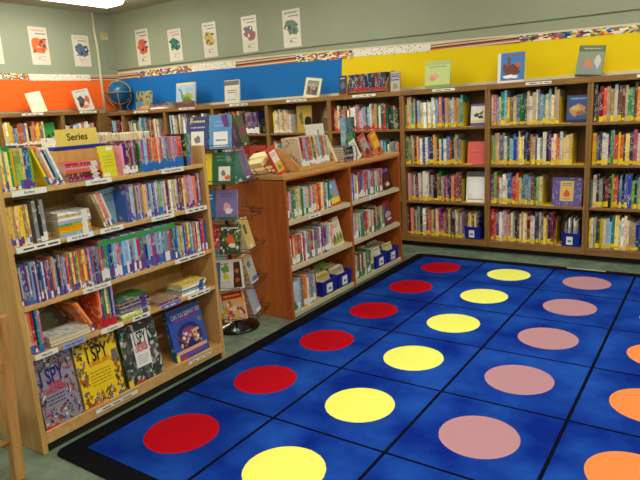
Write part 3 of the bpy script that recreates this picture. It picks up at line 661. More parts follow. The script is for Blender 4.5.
# ================================================================= ON TOP OF THE WALL CASES
ZT = 1.536
face_book(FL, 4.17, .08, 1.571, .2, .25, .015, 'cream', 'plain pale cream book standing on the left wall case', [('b', .75, .3, .14, .12, (240, 226, 180)), ('b', .8, .12, .1, .06, (226, 214, 170))], base=(246, 232, 200), back=.18, roll=-.16)
face_book(FL, 4.83, .08, 1.571, .24, .28, .018, 'white', 'grey and orange picture book standing on the left wall case near the globe', [('l', .15, .88, .85, .95, 1, (90, 90, 90)), ('b', .35, .5, .22, .22, (84, 80, 78)), ('b', .3, .28, .16, .1, (60, 50, 48)), ('b', .75, .5, .14, .2, (200, 96, 56)), ('b', .5, .2, .2, .08, (226, 120, 60)), ('b', .65, .72, .2, .08, (200, 200, 200))], base=(206, 204, 200), back=.18, roll=-.16)
# globe
o = root('globe', FB, -6.96, .12, ZT, 'blue desk globe in a ring stand in the room corner', 'globe')
gm, n, l, b = newmat('globe_map', .25, .5)
t = n.new('ShaderNodeTexNoise'); t.inputs['Scale'].default_value = 7; t.inputs['Detail'].default_value = 5; tc = n.new('ShaderNodeTexCoord'); l.new(tc.outputs['Object'], t.inputs['Vector'])
cr = n.new('ShaderNodeValToRGB'); cr.color_ramp.interpolation = 'CONSTANT'; e = cr.color_ramp.elements; e[0].color = (*lin((14, 92, 140)), 1); e[1].position = .6; e[1].color = (*lin((60, 110, 96)), 1)
l.new(t.outputs['Fac'], cr.inputs[0]); l.new(cr.outputs[0], b.inputs['Base Color'])
gr = .145; gz = .262
MB().lathe([(gr*math.cos(R(a)), gr*math.sin(R(a))) for a in range(-90, 91, 10)], (0, 0, gz), 32).build('sphere', gm, o)
RING = paint((150, 138, 112), .4, name='ring')
mb = MB(); N = 40
for rr0, rr1, zz in ((gr+.004, gr+.032, gz),):
    vs = []; fs = []
    for k in range(N):
        a = 2*math.pi*k/N
        for (r_, z_) in ((rr0, zz-.004), (rr1, zz-.004), (rr1, zz+.004), (rr0, zz+.004)): vs.append((r_*math.cos(a), r_*math.sin(a), z_))
    for k in range(N):
        j = (k+1) % N
        for q_ in range(4): fs.append((k*4+q_, j*4+q_, j*4+(q_+1) % 4, k*4+(q_+1) % 4))
    mb.add(vs, fs, 0, False)
mb.build('horizon_ring', RING, o)
MB().tube([((gr+.01)*math.cos(R(a)), 0, gz+(gr+.01)*math.sin(R(a))) for a in range(0, 360, 12)], .011, 6, 0, True).build('meridian_ring', RING, o, rot=(0, 0, .85))
for k in range(4):
    a = R(45+90*k); c_, s_ = math.cos(a), math.sin(a)
    MB().tube([((gr+.02)*c_, (gr+.02)*s_, gz-.004), ((gr+.01)*c_, (gr+.01)*s_, gz-.09), (.08*c_, .08*s_, gz-.2), (.13*c_*.9, .13*s_*.9, .004)], .005).build('leg', RING, o)
MB().lathe([(0, 0), (.06, 0), (.06, .012), (.02, .02), (0, .02)], (0, 0, 0), 24).build('hub', RING, o)
face_book(FB, -6.42, .06, ZT, .31, .25, .015, 'teal', 'atlas like picture book with green and tan bands right of the globe', [('s', 0, .35, 1, 1, 40, .07, [(86, 100, 70), (170, 160, 110), (50, 60, 44), (150, 150, 120)]), ('e', .25, .28, .2, .2, (60, 130, 180)), ('b', .6, .15, .3, .1, (214, 150, 60)), ('b', .2, .05, .2, .06, (200, 130, 50))], base=(132, 140, 104), back=.18)
stack(FB, -6.3+.02, -5.93, ZT, 4, .02, .2, ['white', 'grey', 'purple', 'dark green'], 'the stack left of the dinosaur book', 'flat stack on the wall case left of the dinosaur book', y=.05, tagc=None)
face_book(FB, -5.62, .06, ZT, .34, .3, .018, 'cream', 'picture book with a green long-necked dinosaur on the cover', [('r', 0, 0, 1, .22, (96, 62, 50)), ('r', 0, .9, 1, 1, (218, 204, 160)), ('b', .6, .42, .3, .16, (150, 170, 60)), ('b', .55, .34, .22, .1, (80, 130, 70)), ('p', [(.3, .35), (.4, .4), (.26, .75), (.14, .78), (.12, .7), (.22, .68)], (80, 150, 90)), ('b', .6, .22, .3, .08, (120, 90, 60)), ('b', .7, .7, .2, .08, (150, 180, 210))], base=(168, 190, 214), back=.15)
face_book(FB, -4.83, .06, ZT, .23, .27, .018, 'white', 'grey and white book standing on the wall case left of the picture frame', [('r', 0, .78, 1, .97, (110, 106, 100)), ('l', .2, .42, .8, .6, 2, (80, 76, 70)), ('l', .2, .12, .8, .2, 1, (130, 126, 120)), ('b', .8, .45, .1, .2, (200, 196, 190))], base=(222, 216, 204), back=.1)
# picture frame
o = root('framed_photo', FB, -3.69, .06, ZT, 'cream picture frame with a group photo on the blue papered wall case', 'picture frame', pitch=-.2, roll=.14)
m = MB()
fw, fh, bt = .21, .21, .028
m.box(-fw/2, fw/2, 0, .014, 0, bt); m.box(-fw/2, fw/2, 0, .014, fh-bt, fh); m.box(-fw/2, -fw/2+bt, 0, .014, bt, fh-bt); m.box(fw/2-bt, fw/2, 0, .014, bt, fh-bt)
m.build('frame', paint((228, 218, 172), .4, name='cream_frame'), o, bevel=.003)
MB().box(-fw/2+bt, fw/2-bt, .006, .012, bt, fh-bt).build('backing', paint((90, 80, 70), .6, name='backing'), o)
art('photo', o, fw-2*bt, fh-2*bt, [('e', .25, .35, .14, .3, (60, 40, 44)), ('e', .5, .3, .15, .35, (170, 80, 76)), ('e', .76, .35, .14, .3, (44, 52, 76)), ('e', .38, .25, .14, .22, (110, 90, 60)), ('e', .64, .22, .14, .2, (60, 60, 60)), ('e', .25, .68, .08, .1, (196, 150, 120)), ('e', .5, .72, .08, .1, (206, 160, 130)), ('e', .76, .68, .08, .1, (190, 140, 110)), ('e', .38, .52, .08, .1, (190, 140, 110)), ('e', .64, .48, .08, .1, (206, 156, 124))], -(fw-2*bt)/2, .006, bt, 4, (110, 130, 120))
MB().prism([(.014, .15), (.014, .13), (.09, .0), (.1, .0)], 'x', -.015, .015).build('easel_back', paint((90, 80, 70), .6, name='backing'), o)
# wooden rack of dark books
face_book(FB, -3.3, .08, ZT, .085, .2, .02, 'navy', 'small dark paperback standing left of the wooden rack', [('b', .5, .5, .3, .2, (90, 100, 120)), ('l', .15, .8, .85, .92, 1, (200, 200, 180)), ('r', 0, 0, 1, .08, (190, 40, 40))], base=(42, 42, 60), back=.12, kind='paperback_book')
o = root('book_rack', FB, -3.0, .05, ZT, 'small slanted wooden book rack on the wall case beside the yellow paper', 'book rack')
for sx in (-.235, .215): MB().prism([(0, 0), (.2, 0), (.2, .21), (.12, .2), (.04, .12), (0, .06)], 'x', sx, sx+.018).build('end_panel', OAK_H, o, bevel=.003)
MB().box(-.216, .214, .004, .19, .012, .024).build('base_board', OAK_H, o); MB().box(-.216, .214, .185, .197, .024, .19).build('back_board', OAK_V, o)
x = -3.214
for i in range(11):
    cn = 'maroon' if i in (3, 8) else 'navy'
    book(FB, x, .07, ZT+.025, .036, .17, .11, cn, (196, 34, 40), f'{cn} series book, {ORD[i]} from left in the wooden rack on the wall case', 'dark series books in the wooden rack on the wall case', 'paperback_book', tz=(.006, .03))
    o2 = COL.objects[-1]; x += .0385
face_book(FB, -2.69, .08, ZT, .1, .19, .02, 'grey', 'small paperback with blue and white cover right of the wooden rack', [('r', .05, .55, .95, .8, (60, 76, 130)), ('l', .1, .6, .9, .75, 2, (230, 226, 220)), ('b', .5, .25, .3, .16, (160, 130, 90)), ('r', 0, .85, 1, .9, (180, 50, 50))], base=(176, 176, 170), back=.08, kind='paperback_book')
face_book(FB, -2.24, .06, ZT, .25, .25, .012, 'lime', 'pale green picture book standing on the case against yellow paper', [('r', 0, .84, 1, 1, (176, 190, 120)), ('l', .15, .76, .85, .81, 1, (90, 76, 60)), ('b', .38, .42, .17, .13, (226, 160, 130)), ('b', .3, .36, .12, .08, (216, 140, 110)), ('r', 0, 0, 1, .12, (130, 160, 70))], base=(192, 208, 128), back=.12)
face_book(FB, -1.56, .06, ZT, .23, .255, .012, 'blue', 'blue and white picture book with a big brown hand shape', [('r', 0, 0, .12, 1, (226, 224, 220)), ('r', 0, 0, 1, .08, (226, 224, 220)), ('b', .55, .42, .3, .18, (112, 50, 24)), ('b', .28, .55, .09, .1, (120, 54, 26)), ('r', .38, .5, .48, .85, (120, 54, 26)), ('b', .78, .58, .1, .08, (196, 100, 50)), ('b', .5, .2, .28, .06, (244, 240, 230)), ('l', .4, .84, .95, .94, 1, (180, 40, 50))], base=(60, 120, 190), back=.1, titles=())
face_book(FB, -.935, .06, ZT, .2, .25, .014, 'grey', 'grey green picture book with a curled sleeping figure on the cover', [('r', 0, .8, 1, 1, (96, 110, 80)), ('l', .2, .86, .85, .94, 1, (190, 190, 130)), ('b', .5, .35, .36, .2, (130, 140, 160)), ('b', .45, .42, .18, .12, (204, 130, 90)), ('b', .78, .5, .12, .2, (190, 196, 180)), ('r', 0, 0, 1, .08, (60, 60, 50))], base=(134, 146, 122), back=.14, roll=.1)

# ================================================================= LEFT FREESTANDING UNIT
def unit_root(label, cx): return root('bookcase', FM, cx, 0, 0, label, 'bookcase', None), (cx, 0, 0)
LX0, LX1 = 1.17, 2.322
L, lo = unit_root('light maple double-sided bookcase at left holding the Series sign and paperbacks', (LX0+LX1)/2)
t = .024
for a in (LX0, LX1-t): slab(L, 'side_panel', lo, a, a+t, 0, .56, 0, 1.25, MAP_V)
slab(L, 'back_panel', lo, LX0+t, LX1-t, .27, .29, .06, 1.282, MAP_V)
LS = (1.15, .92, .668, .452)
LSH = []
for s in LS:
    LSH.append(slab(L, 'shelf', lo, LX0+t, LX1-t, .002, .27, s-.02, s, MAP_H))
    slab(L, 'shelf', lo, LX0+t, LX1-t, .29, .558, s-.02, s, MAP_H)
slab(L, 'bottom_shelf', lo, LX0+t, LX1-t, -.001, .27, .042, .09, MAP_H); slab(L, 'bottom_shelf', lo, LX0+t, LX1-t, .29, .561, .055, .09, MAP_H)
slab(L, 'front_lip', lo, LX0+t, LX1-t, -.004, .010, .09, .099, MAP_H)
slab(L, 'kick_base', lo, LX0+t, LX1-t, .012, .548, 0, .041, DARKBASE, 0)
for (a, b_, s, tx, c, tcl) in ((1.225, 1.375, 0, 'Arthur', None, None), (1.562, 1.7, 0, 'Cam Jansen', None, None), (2.0, 2.15, 0, 'Magic School Bus', None, None),
                  (1.205, 1.40, 1, None, None, None), (1.43, 1.565, 1, 'Fox & Bear', None, None), (1.60, 1.73, 1, 'Judy Moody', None, None), (1.9, 2.05, 1, 'Horrid Henry', None, None), (2.13, 2.29, 1, None, None, None),
                  (1.47, 1.62, 2, 'Magic Tree House', None, None), (2.02, 2.24, 2, None, None, None),
                  (1.205, 1.31, 3, 'Marvin', None, None), (1.33, 1.45, 3, 'Horrible Harry', (150, 170, 220), (20, 30, 120)), (1.53, 1.655, 3, 'Captain', None, None), (1.71, 1.82, 3, None, None, None), (1.9, 2.03, 3, None, (110, 120, 190), (240, 240, 240)), (2.08, 2.25, 3, None, None, None)):
    label_strip(LSH[s], lo, a, b_, LS[s]-.021, LS[s]+.003, y=-.0005, txt=tx, c=c or (240, 238, 230), seed=int(a*100), tc=tcl or (40, 40, 40))
label_strip(L, lo, 1.44, 1.68, .066, .084, y=-.0055, seed=4); label_strip(L, lo, 2.03, 2.2, .07, .086, y=-.0055, seed=7)
# Series sign
o = root('sign', FM, 1.745, .285, 1.2825, 'yellow sign reading Series on a blue base', 'sign')
MB().box(-.145, .145, -.02, .03, 0, .018).build('base', BLUEP, o, bevel=.003)
MB().box(-.115, .113, 0, .003, .018, .098).build('sign_card', paint((238, 218, 106), .5, name='yellow_card'), o)
text('Series', .048, o, paint((40, 40, 30), .5, name='ink'), (.0, -.001, .058), 'lettering', bold=.0008)

PB = ['red', 'orange', 'yellow', 'green', 'blue', 'light blue', 'purple', 'pink', 'teal', 'white', 'navy', 'lime', 'lavender']
ST = [(60, 110, 190), (236, 234, 230), (110, 60, 150)]
def st(i): return rnd.choice(ST)
def PRUN(x0, x1, s, pal, where, tr=(.009, .013), hr=(.155, .18), tg=st, lean=0, tz=(.004, .026), jit=.006, y=.012):
    return run(FM, x0, x1, LS[s], pal, tr, hr, (.12, .14), tg, where, 'paperbacks, '+where, 'paperback_book', lean=lean, y=y, noun='paperback', tz=tz, jit=jit)
PRUN(1.198, 1.345, 0, ['yellow', 'yellow', 'blue', 'green', 'yellow', 'lime'], 'yellow striped group at left of top maple shelf')
PRUN(1.40, 1.475, 0, lambda i, u: ['yellow', 'tan', 'orange', 'white', 'navy', 'light blue', 'white'][i % 7], 'leaning group near left of top maple shelf', lean=-.34, tr=(.008, .011))
stack(FM, 1.49, 1.67, LS[0], 9, .0095, .13, ['purple', 'red', 'maroon', 'navy', 'orange', 'red', 'pink', 'red', 'red'], 'the stack below the Series sign', 'flat paperbacks below the Series sign', y=.015)
face_book(FM, 1.735, .05, LS[0], .085, .145, .012, 'yellow', 'small bright yellow book cover facing out right of the Series stack', [('l', .2, .3, .8, .7, 4, (200, 190, 40)), ('r', .5, .84, .9, .94, (240, 240, 230)), ('r', .1, .02, .5, .12, (240, 240, 230))], base=(226, 222, 50), back=.08, kind='paperback_book')
PRUN(1.785, 1.872, 0, ['purple', 'maroon', 'teal', 'lavender', 'pink'], 'purple group in middle of top maple shelf', hr=(.14, .165), tg=(236, 234, 230), tr=(.010, .014), tz=(.004, .03))
run(FM, 1.885, 2.175, LS[0], ['light blue', 'pink', 'lavender', 'orange', 'green', 'blue', 'grey', 'red', 'light blue'], (.0095, .012), (.158, .162), (.12, .13), (30, 110, 196), 'blue banded set, top shelf', 'blue banded paperbacks held by a rubber band', 'paperback_book', noun='paperback', tz=(.0, .042), jit=.001, y=.012)
book(FM, 2.178, .012, LS[0], .014, .165, .13, 'black', None, 'black paperback near the right end of the blue banded set', 'blue banded paperbacks held by a rubber band', 'paperback_book')
book(FM, 2.194, .012, LS[0], .02, .165, .13, 'green', (40, 110, 190), 'green paperback second from right end of top shelf', 'blue banded paperbacks held by a rubber band', 'paperback_book', tz=(.0, .04))
book(FM, 2.216, .012, LS[0], .016, .168, .13, 'blue', (220, 90, 120), 'blue paperback at the very right end of the top shelf', 'blue banded paperbacks held by a rubber band', 'paperback_book', tz=(.0, .03))
tag(MB().tube([FM.w(1.884, .0095, 1.227), FM.w(2.03, .0085, 1.2265), FM.w(2.177, .0095, 1.226)], .0016, 5).build('rubber_band', paint((196, 170, 130), .6, name='rubber')), 'tan rubber band around the blue banded paperbacks', 'rubber band')
# row 2
PRUN(1.198, 1.295, 1, ['yellow', 'yellow', 'orange', 'yellow', 'tan'], 'yellow group at left of second maple shelf', hr=(.165, .175))
PRUN(1.31, 1.36, 1, ['black', 'grey', 'black'], 'black pair beside the yellow group', tr=(.014, .02), hr=(.175, .178))
stack(FM, 1.41, 1.575, LS[1], 8, .0125, .17, ['light blue', 'yellow', 'orange', 'lime', 'lavender', 'white', 'cream', 'white'], 'the pastel stack on second shelf', 'pastel flat stack on the second shelf', y=.01)
flat_book(FM, 1.31, .08, LS[1], .11, .14, .012, 'tan', 'tan book lying flat behind the pastel stack, lower of two', 'tan flat books on the second shelf')
flat_book(FM, 1.31, .08, LS[1]+.0125, .11, .14, .012, 'tan', 'tan book lying flat behind the pastel stack, upper of two', 'tan flat books on the second shelf')
PRUN(1.645, 1.705, 1, lambda i, u: ['tan', 'cream', 'pink', 'orange', 'white'][i % 5], 'leaning group in middle of second maple shelf', lean=-.32, tr=(.009, .012), hr=(.165, .175))
face_book(FM, 1.75, .1, LS[1], .12, .17, .01, 'light blue', 'pale blue book facing out with a small dark red figure', [('b', .2, .75, .13, .13, (120, 30, 50)), ('l', .4, .8, .9, .88, 1, (50, 60, 90)), ('l', .4, .3, .9, .7, 4, (120, 150, 176))], base=(138, 176, 196), back=.05, kind='paperback_book', roll=-.1)
PRUN(1.775, 2.11, 1, ['yellow', 'lime', 'light blue', 'lavender', 'pink', 'cream', 'white', 'blue', 'light blue', 'purple', 'tan', 'orange'], 'pastel row on second maple shelf', tr=(.007, .0105), hr=(.16, .178))
PRUN(2.115, 2.27, 1, ['orange', 'yellow', 'maroon', 'lavender', 'light blue', 'pink', 'grey'], 'right end of second maple shelf', tr=(.01, .014), hr=(.165, .18))
# row 3
PRUN(1.198, 1.44, 2, ['red', 'orange', 'brown', 'grey', 'navy', 'white', 'blue', 'purple', 'light blue', 'maroon', 'lavender'], 'left part of third maple shelf', tr=(.0065, .009), hr=(.165, .178))
PRUN(1.442, 1.585, 2, ['blue', 'green', 'orange', 'purple', 'pink', 'yellow', 'navy', 'red'], 'middle left of third maple shelf', tr=(.008, .012), hr=(.175, .185))
def TH(i, u): return ['red', 'purple', 'green', 'blue', 'navy', 'light blue', 'lavender', 'red', 'blue', 'light blue', 'lavender', 'light blue', 'blue', 'grey', 'light blue'][i % 15]
x = 1.588
xs = []
i = 0
while x < 2.05:
    tt = rnd.choice((.0115, .013, .0145))
    xs.append((x, tt, TH(i, 0))); x += tt+.0006; i += 1
for i, (x, tt, cn) in enumerate(xs):
    n_ = len(xs); pos = f'{ORD[i]} from left' if i < n_/2 else f'{ORD[n_-1-i]} from right'
    o = book(FM, x, .012, LS[2], tt, .195, .135, cn, st(i), f'{cn} green-topped paperback, {pos} in its set on third maple shelf', 'green-topped series paperbacks on the third shelf', 'paperback_book', tz=(.01, .05))
    child('green_band', bk(('gb', tt), lambda: MB().box(-.0004, tt+.0004, -.0012, .0002, .172, .1955).mesh('green_band', [paint((60, 150, 80), .4, name='band')])), o)
PRUN(2.065, 2.285, 2, ['blue', 'navy', 'orange', 'yellow', 'red', 'cream', 'light blue', 'orange', 'grey', 'teal'], 'right end of third maple shelf', tr=(.009, .013), hr=(.165, .178))
# row 4
PRUN(1.198, 1.262, 3, lambda i, u: ['yellow', 'orange', 'red', 'navy', 'teal', 'pink'][i % 6], 'short group at left of fourth maple shelf', tr=(.009, .011), hr=(.185, .19))
stack(FM, 1.285, 1.49, LS[3], 7, .006, .2, ['grey', 'white', 'grey', 'white', 'cream', 'grey', 'white'], 'magazine pile on fourth shelf', 'thin magazines in a pile on the fourth shelf', y=.01, kind='magazine', noun='thin magazine', tagc=None, spine=False)
face_book(FM, 1.39, .12, LS[3]+.001, .15, .17, .012, 'brown', 'dark brown book leaning back behind the magazine pile', [('b', .5, .5, .3, .3, (86, 90, 60)), ('l', .2, .85, .8, .9, 1, (180, 160, 120))], base=(70, 54, 36), back=.1, roll=-.45, kind='paperback_book')
PRUN(1.503, 1.53, 3, ['orange', 'orange'], 'leaning orange pair right of magazine pile', lean=-.48, tr=(.011, .012), hr=(.175, .18))
PRUN(1.54, 1.635, 3, lambda i, u: ['red', 'orange', 'purple', 'green', 'cream', 'green', 'navy', 'lavender', 'light blue'][i % 9], 'red tagged group in middle of fourth maple shelf', tr=(.0095, .0125), hr=(.185, .195), tg=(200, 40, 50), tz=(.0, .045))
stack(FM, 1.66, 1.84, LS[3], 12, .0073, .13, ['lime', 'yellow', 'white', 'teal', 'yellow', 'blue', 'purple', 'white', 'navy', 'yellow', 'purple', 'green'], 'the thin stack on fourth shelf', 'thin flat stack on the fourth shelf', y=.01, tagc=(90, 60, 150))
stack(FM, 1.89, 2.035, LS[3], 2, .009, .13, ['purple', 'tan'], 'the low pair on fourth shelf', 'low flat pair on the fourth shelf', y=.012, tagc=None)
stack(FM, 2.055, 2.24, LS[3], 5, .012, .13, ['white', 'light blue', 'teal', 'white', 'yellow'], 'stack at right end of fourth shelf', 'flat stack at the right end of the fourth shelf', y=.01, tagc=(40, 90, 180))
# row 5 : large books face out
JUNK = [(60, 60, 60), (190, 40, 50), (236, 226, 210), (60, 90, 160), (210, 160, 60), (90, 60, 50), (150, 150, 160), (60, 110, 80)]
HOLE = (.2, .24, .84, .72)
face_book(FM, 1.305, .02, .0905, .185, .345, .012, 'grey', 'grey violet search-and-find book with scattered objects, first on bottom shelf',
          [('s', 0, .0, 1, 1, 260, .03, JUNK+[(70, 60, 110), (110, 90, 140)], (.14, .26, .72, .75)), ('l', .18, .28, .62, .42, 3, (80, 80, 110)), ('r', 0, .0, .34, .035, (214, 50, 50))], base=(150, 146, 166), back=.13, seed=3,
          titles=(('I SPY', .4, .66, .07, (50, 30, 120), .6), ('SUPER', .45, .54, .03, (210, 40, 70), .34), ('CHALLENGER!', .43, .475, .03, (210, 40, 70), .58)))
face_book(FM, 1.52, .016, .0905, .225, .325, .014, 'yellow', 'bright yellow search-and-find book with brown objects, second on bottom shelf',
          [('s', 0, .0, 1, 1, 210, .034, [(150, 100, 30), (190, 90, 30), (60, 50, 40), (120, 60, 30), (70, 100, 60), (200, 130, 40), (60, 120, 180)], (.2, .2, .82, .86)), ('l', .25, .28, .75, .52, 5, (196, 160, 20)), ('r', .84, .55, .98, .72, (110, 108, 110)), ('r', 0, .0, .4, .03, (220, 90, 50))], base=(246, 210, 30), back=.13, seed=5,
          titles=(('I SPY', .5, .75, .075, (24, 20, 20), .5), ('SCHOOL DAYS', .52, .62, .03, (226, 110, 30), .5)))
face_book(FM, 1.77, .02, .0905, .225, .31, .016, 'dark green', 'search-and-find book with a white title panel over dark objects',
          [('s', 0, 0, 1, 1, 220, .055, [(40, 50, 44), (200, 200, 196), (90, 110, 90), (120, 90, 90), (60, 60, 66), (170, 160, 150), (30, 70, 60)]), ('r', .3, .26, .72, .86, (240, 240, 238)), ('l', .37, .3, .65, .46, 4, (170, 170, 170)), ('r', 0, 0, .12, .12, (236, 214, 40)), ('r', .2, 0, .45, .05, (214, 50, 50))], base=(64, 76, 66), back=.13, seed=8,
          titles=(('I SPY', .51, .73, .07, (20, 20, 20), .34), ('YEAR-ROUND', .51, .62, .03, (214, 60, 90), .32), ('CHALLENGER!', .51, .55, .03, (214, 60, 90), .34)))
BF = [('s', .2, .25, .85, .5, 34, .05, [(190, 50, 50), (160, 90, 60), (226, 180, 120), (60, 40, 70), (230, 230, 230)])]
face_book(FM, 2.11, .03, .0905, .245, .285, .03, 'blue', 'thick blue picture book with an arched crowd scene at right end',
          [('e', .5, .42, .36, .27, (44, 40, 110)), ('b', .5, .5, .22, .12, (130, 70, 150))]+BF+[('r', .04, .12, .96, .19, (226, 170, 120)), ('l', .1, .04, .9, .1, 1, (180, 50, 110)), ('e', .9, .66, .06, .05, (150, 120, 60)), ('r', 0, 0, .09, .14, (236, 214, 40)), ('r', .12, 0, .3, .04, (214, 50, 60))], base=(48, 84, 176), back=.2, seed=12,
          titles=(('CAN YOU SEE', .34, .86, .032, (240, 236, 240), .5), ('WHAT I SEE?', .76, .87, .032, (240, 236, 240), .4), ('SEYMOUR AND THE JUICE BOX BOAT', .5, .78, .016, (200, 60, 120), .7)))
slab(L, 'display_step', lo, LX0+t, LX1-t, .15, .27, .22, .235, MAP_H); slab(L, 'display_step', lo, LX0+t, LX1-t, .2, .27, .31, .325, MAP_H)
# back side of the left unit: spines away from us, page edges up
FLB = F(-2.9, 3.49, -math.pi/2)   # viewed from the other side, local x runs toward -Y
def LB(ya, yb): return 3.49-yb, 3.49-ya
a, b_ = LB(1.2, 1.66)
run(FLB, a, b_, LS[0], ['cream', 'white', 'cream'], (.014, .022), (.15, .157), (.13, .15), None, 'far side row behind the Series sign', 'books on the far side of the maple case, behind the sign', 'chapter_book', y=.02)
a, b_ = LB(1.7, 2.28)
run(FLB, a, b_, LS[0], ['white', 'white', 'cream'], (.014, .022), (.188, .196), (.13, .15), None, 'far side row right of the sign', 'books on the far side of the maple case, right of the sign', 'chapter_book', y=.02)

# ================================================================= MIDDLE FREESTANDING UNIT
M0, MM, M1 = 3.0, 3.838, 4.69
M_, mo = unit_root('cherry brown low bookcase with beige shelves standing behind the book spinner', (M0+M1)/2)
for a, b_ in ((M0, M0+.026), (M1-.026, M1)): slab(M_, 'side_panel', mo, a, b_, 0, .58, 0, .962, CH_V)
slab(M_, 'middle_panel', mo, MM-.014, MM+.014, 0, .58, 0, .962, CH_V)
slab(M_, 'top_board', mo, M0, M1, 0, .58, .968, .995, CH_H); slab(M_, 'front_edge', mo, M0, M1, -.003, .02, .962, .9955, CH_V) if 0 else None
slab(M_, 'top_rail', mo, M0+.026, M1-.026, .002, .56, .955, .968, CH_V)
slab(M_, 'back_panel', mo, M0+.026, M1-.026, .28, .295, .04, .955, CH_V, 0)
MS = (.69, .372, .045)
for s in MS:
    for a, b_ in ((M0+.026, MM-.014), (MM+.014, M1-.026)): slab(M_, 'shelf' if s > .1 else 'bottom_shelf', mo, a, b_, .001, .28, s-.034, s, LAM)
label_strip(M_, mo, 3.26, 3.4, .662, .685, y=.0, seed=2); label_strip(M_, mo, 4.12, 4.27, .662, .685, y=.0, seed=3)
MT = [(240, 240, 236), (240, 240, 236), (226, 232, 226), (50, 130, 80)]
def mt(i): return None if rnd.random() < .1 else rnd.choice(MT)
def MRUN(x0, x1, s, pal, where, hr=(.185, .21)):
    return run(FM, x0, x1, MS[s], pal, (.017, .027), hr, (.135, .15), mt, where, 'chapter books, '+where, 'chapter_book', y=.012, noun='chapter book', tz=(.01, .05), jit=.008)
ML = ['orange', 'tan', 'red', 'teal', 'light blue', 'white', 'cream', 'pink', 'brown', 'navy', 'green', 'maroon', 'grey']
MRUN(3.035, 3.56, 0, ['pink', 'red', 'white', 'tan', 'light blue', 'teal', 'cream', 'green', 'orange', 'brown', 'grey'], 'top left shelf of low case')
MRUN(3.035, 3.57, 1, ['orange', 'red', 'cream', 'teal', 'light blue', 'maroon', 'navy', 'pink', 'white', 'purple'], 'middle left shelf of low case')
MRUN(3.035, 3.33, 2, ['cream', 'orange', 'red', 'white', 'light blue', 'yellow', 'grey'], 'bottom left shelf of low case', (.2, .235))
MRUN(3.86, 4.40, 0, ['teal', 'green', 'orange', 'red', 'cream', 'white', 'blue', 'purple', 'tan', 'lavender'], 'top right shelf of low case')
MRUN(3.86, 4.42, 1, ['cream', 'green', 'white', 'yellow', 'purple', 'navy', 'light blue', 'orange', 'red'], 'middle right shelf of low case')
MRUN(3.86, 4.19, 2, ['white', 'lavender', 'teal', 'cream', 'blue', 'brown', 'green'], 'bottom right shelf of low case')
face_book(FM, 3.69, .04, MS[0], .15, .2, .012, 'red', 'red bordered book with blue sky picture facing out, top left of low case', [('r', .1, .22, .9, .93, (110, 160, 210)), ('b', .55, .45, .18, .1, (196, 150, 80)), ('r', .1, .08, .9, .3, (226, 210, 60)), ('b', .2, .4, .1, .08, (60, 130, 60)), ('b', .4, .75, .12, .08, (226, 200, 170))], base=(196, 40, 36), back=.2, roll=-.1)
face_book(FM, 3.70, .04, MS[1], .15, .215, .014, 'cream', 'cream book with green woodland bottom facing out, middle left of low case', [('r', 0, .08, 1, .34, (176, 180, 90)), ('b', .25, .3, .1, .16, (100, 110, 60)), ('b', .55, .32, .1, .18, (120, 120, 60)), ('b', .8, .3, .1, .15, (96, 110, 56)), ('l', .2, .66, .85, .8, 2, (140, 120, 90)), ('b', .06, .2, .07, .1, (40, 120, 70)), ('r', 0, .9, .4, 1, (120, 110, 90))], base=(226, 220, 190), back=.2, roll=-.1)
face_book(FM, 4.545, .04, MS[0], .16, .2, .012, 'maroon', 'dark book with purple title and orange glow facing out, top right of low case', [('r', .1, .74, .9, .9, (140, 70, 150)), ('b', .45, .25, .25, .12, (214, 130, 90)), ('b', .55, .22, .12, .07, (240, 230, 220)), ('b', .5, .5, .3, .14, (70, 40, 50))], base=(48, 32, 44), back=.2, roll=-.1)
face_book(FM, 4.55, .04, MS[1], .15, .21, .012, 'maroon', 'maroon book with grey band and red top facing out, middle right of low case', [('r', 0, .86, 1, 1, (196, 40, 50)), ('b', .5, .45, .4, .12, (170, 160, 180)), ('b', .55, .25, .3, .06, (214, 200, 190))], base=(116, 40, 62), back=.2, roll=-.1)
BP = ['cream', 'white', 'grey', 'tan', 'white', 'lime', 'cream']
bin_(FM, 3.385, .008, MS[2], .21, .26, .115, 'blue left bin, left bay of low case', 'blue bins on the low case bottom shelves', 8, .155, BP, deep=True, noun='paperback')
bin_(FM, 3.605, .008, MS[2], .2, .26, .115, 'blue right bin, left bay of low case', 'blue bins on the low case bottom shelves', 8, .155, BP, deep=True, noun='paperback')
bin_(FM, 4.205, .008, MS[2], .21, .26, .115, 'blue left bin, right bay of low case', 'blue bins on the low case bottom shelves', 8, .155, BP, deep=True, noun='paperback')
bin_(FM, 4.43, .008, MS[2], .205, .26, .115, 'blue right bin, right bay of low case', 'blue bins on the low case bottom shelves', 8, .155, BP, deep=True, noun='paperback')

# --- on top of the low case
MZ = .996
def easel(fr, x, y, z, wd, label, c=BLACKM):
    o = root('book_easel', fr, x, y, z, label, 'easel', 'small black book easels')
    for s in (-1, 1):
        MB().tube([(s*wd/2, -.02, .02), (s*wd/2, -.02, .004), (s*wd/2, .05, .004), (s*wd*.35, .08, .004), (s*wd*.25, .045, .09)], .0022, 5).build('arm', c, o)
    MB().tube([(-wd/2, .05, .004), (wd/2, .05, .004)], .0022, 5).build('cross_wire', c, o)
face_book(FM, 3.105, .08, MZ+.004, .1, .195, .012, 'red', 'orange red paperback with white panel and yellow picture on wire easel', [('r', .14, .44, .86, .86, (232, 226, 220)), ('l', .2, .66, .8, .8, 2, (200, 60, 50)), ('r', .14, .1, .86, .42, (214, 190, 60)), ('b', .5, .25, .24, .1, (150, 130, 70))], base=(214, 62, 36), back=.3, roll=-.28, kind='paperback_book')
easel(FM, 3.115, .09, MZ, .09, 'black wire easel holding the orange red paperback')
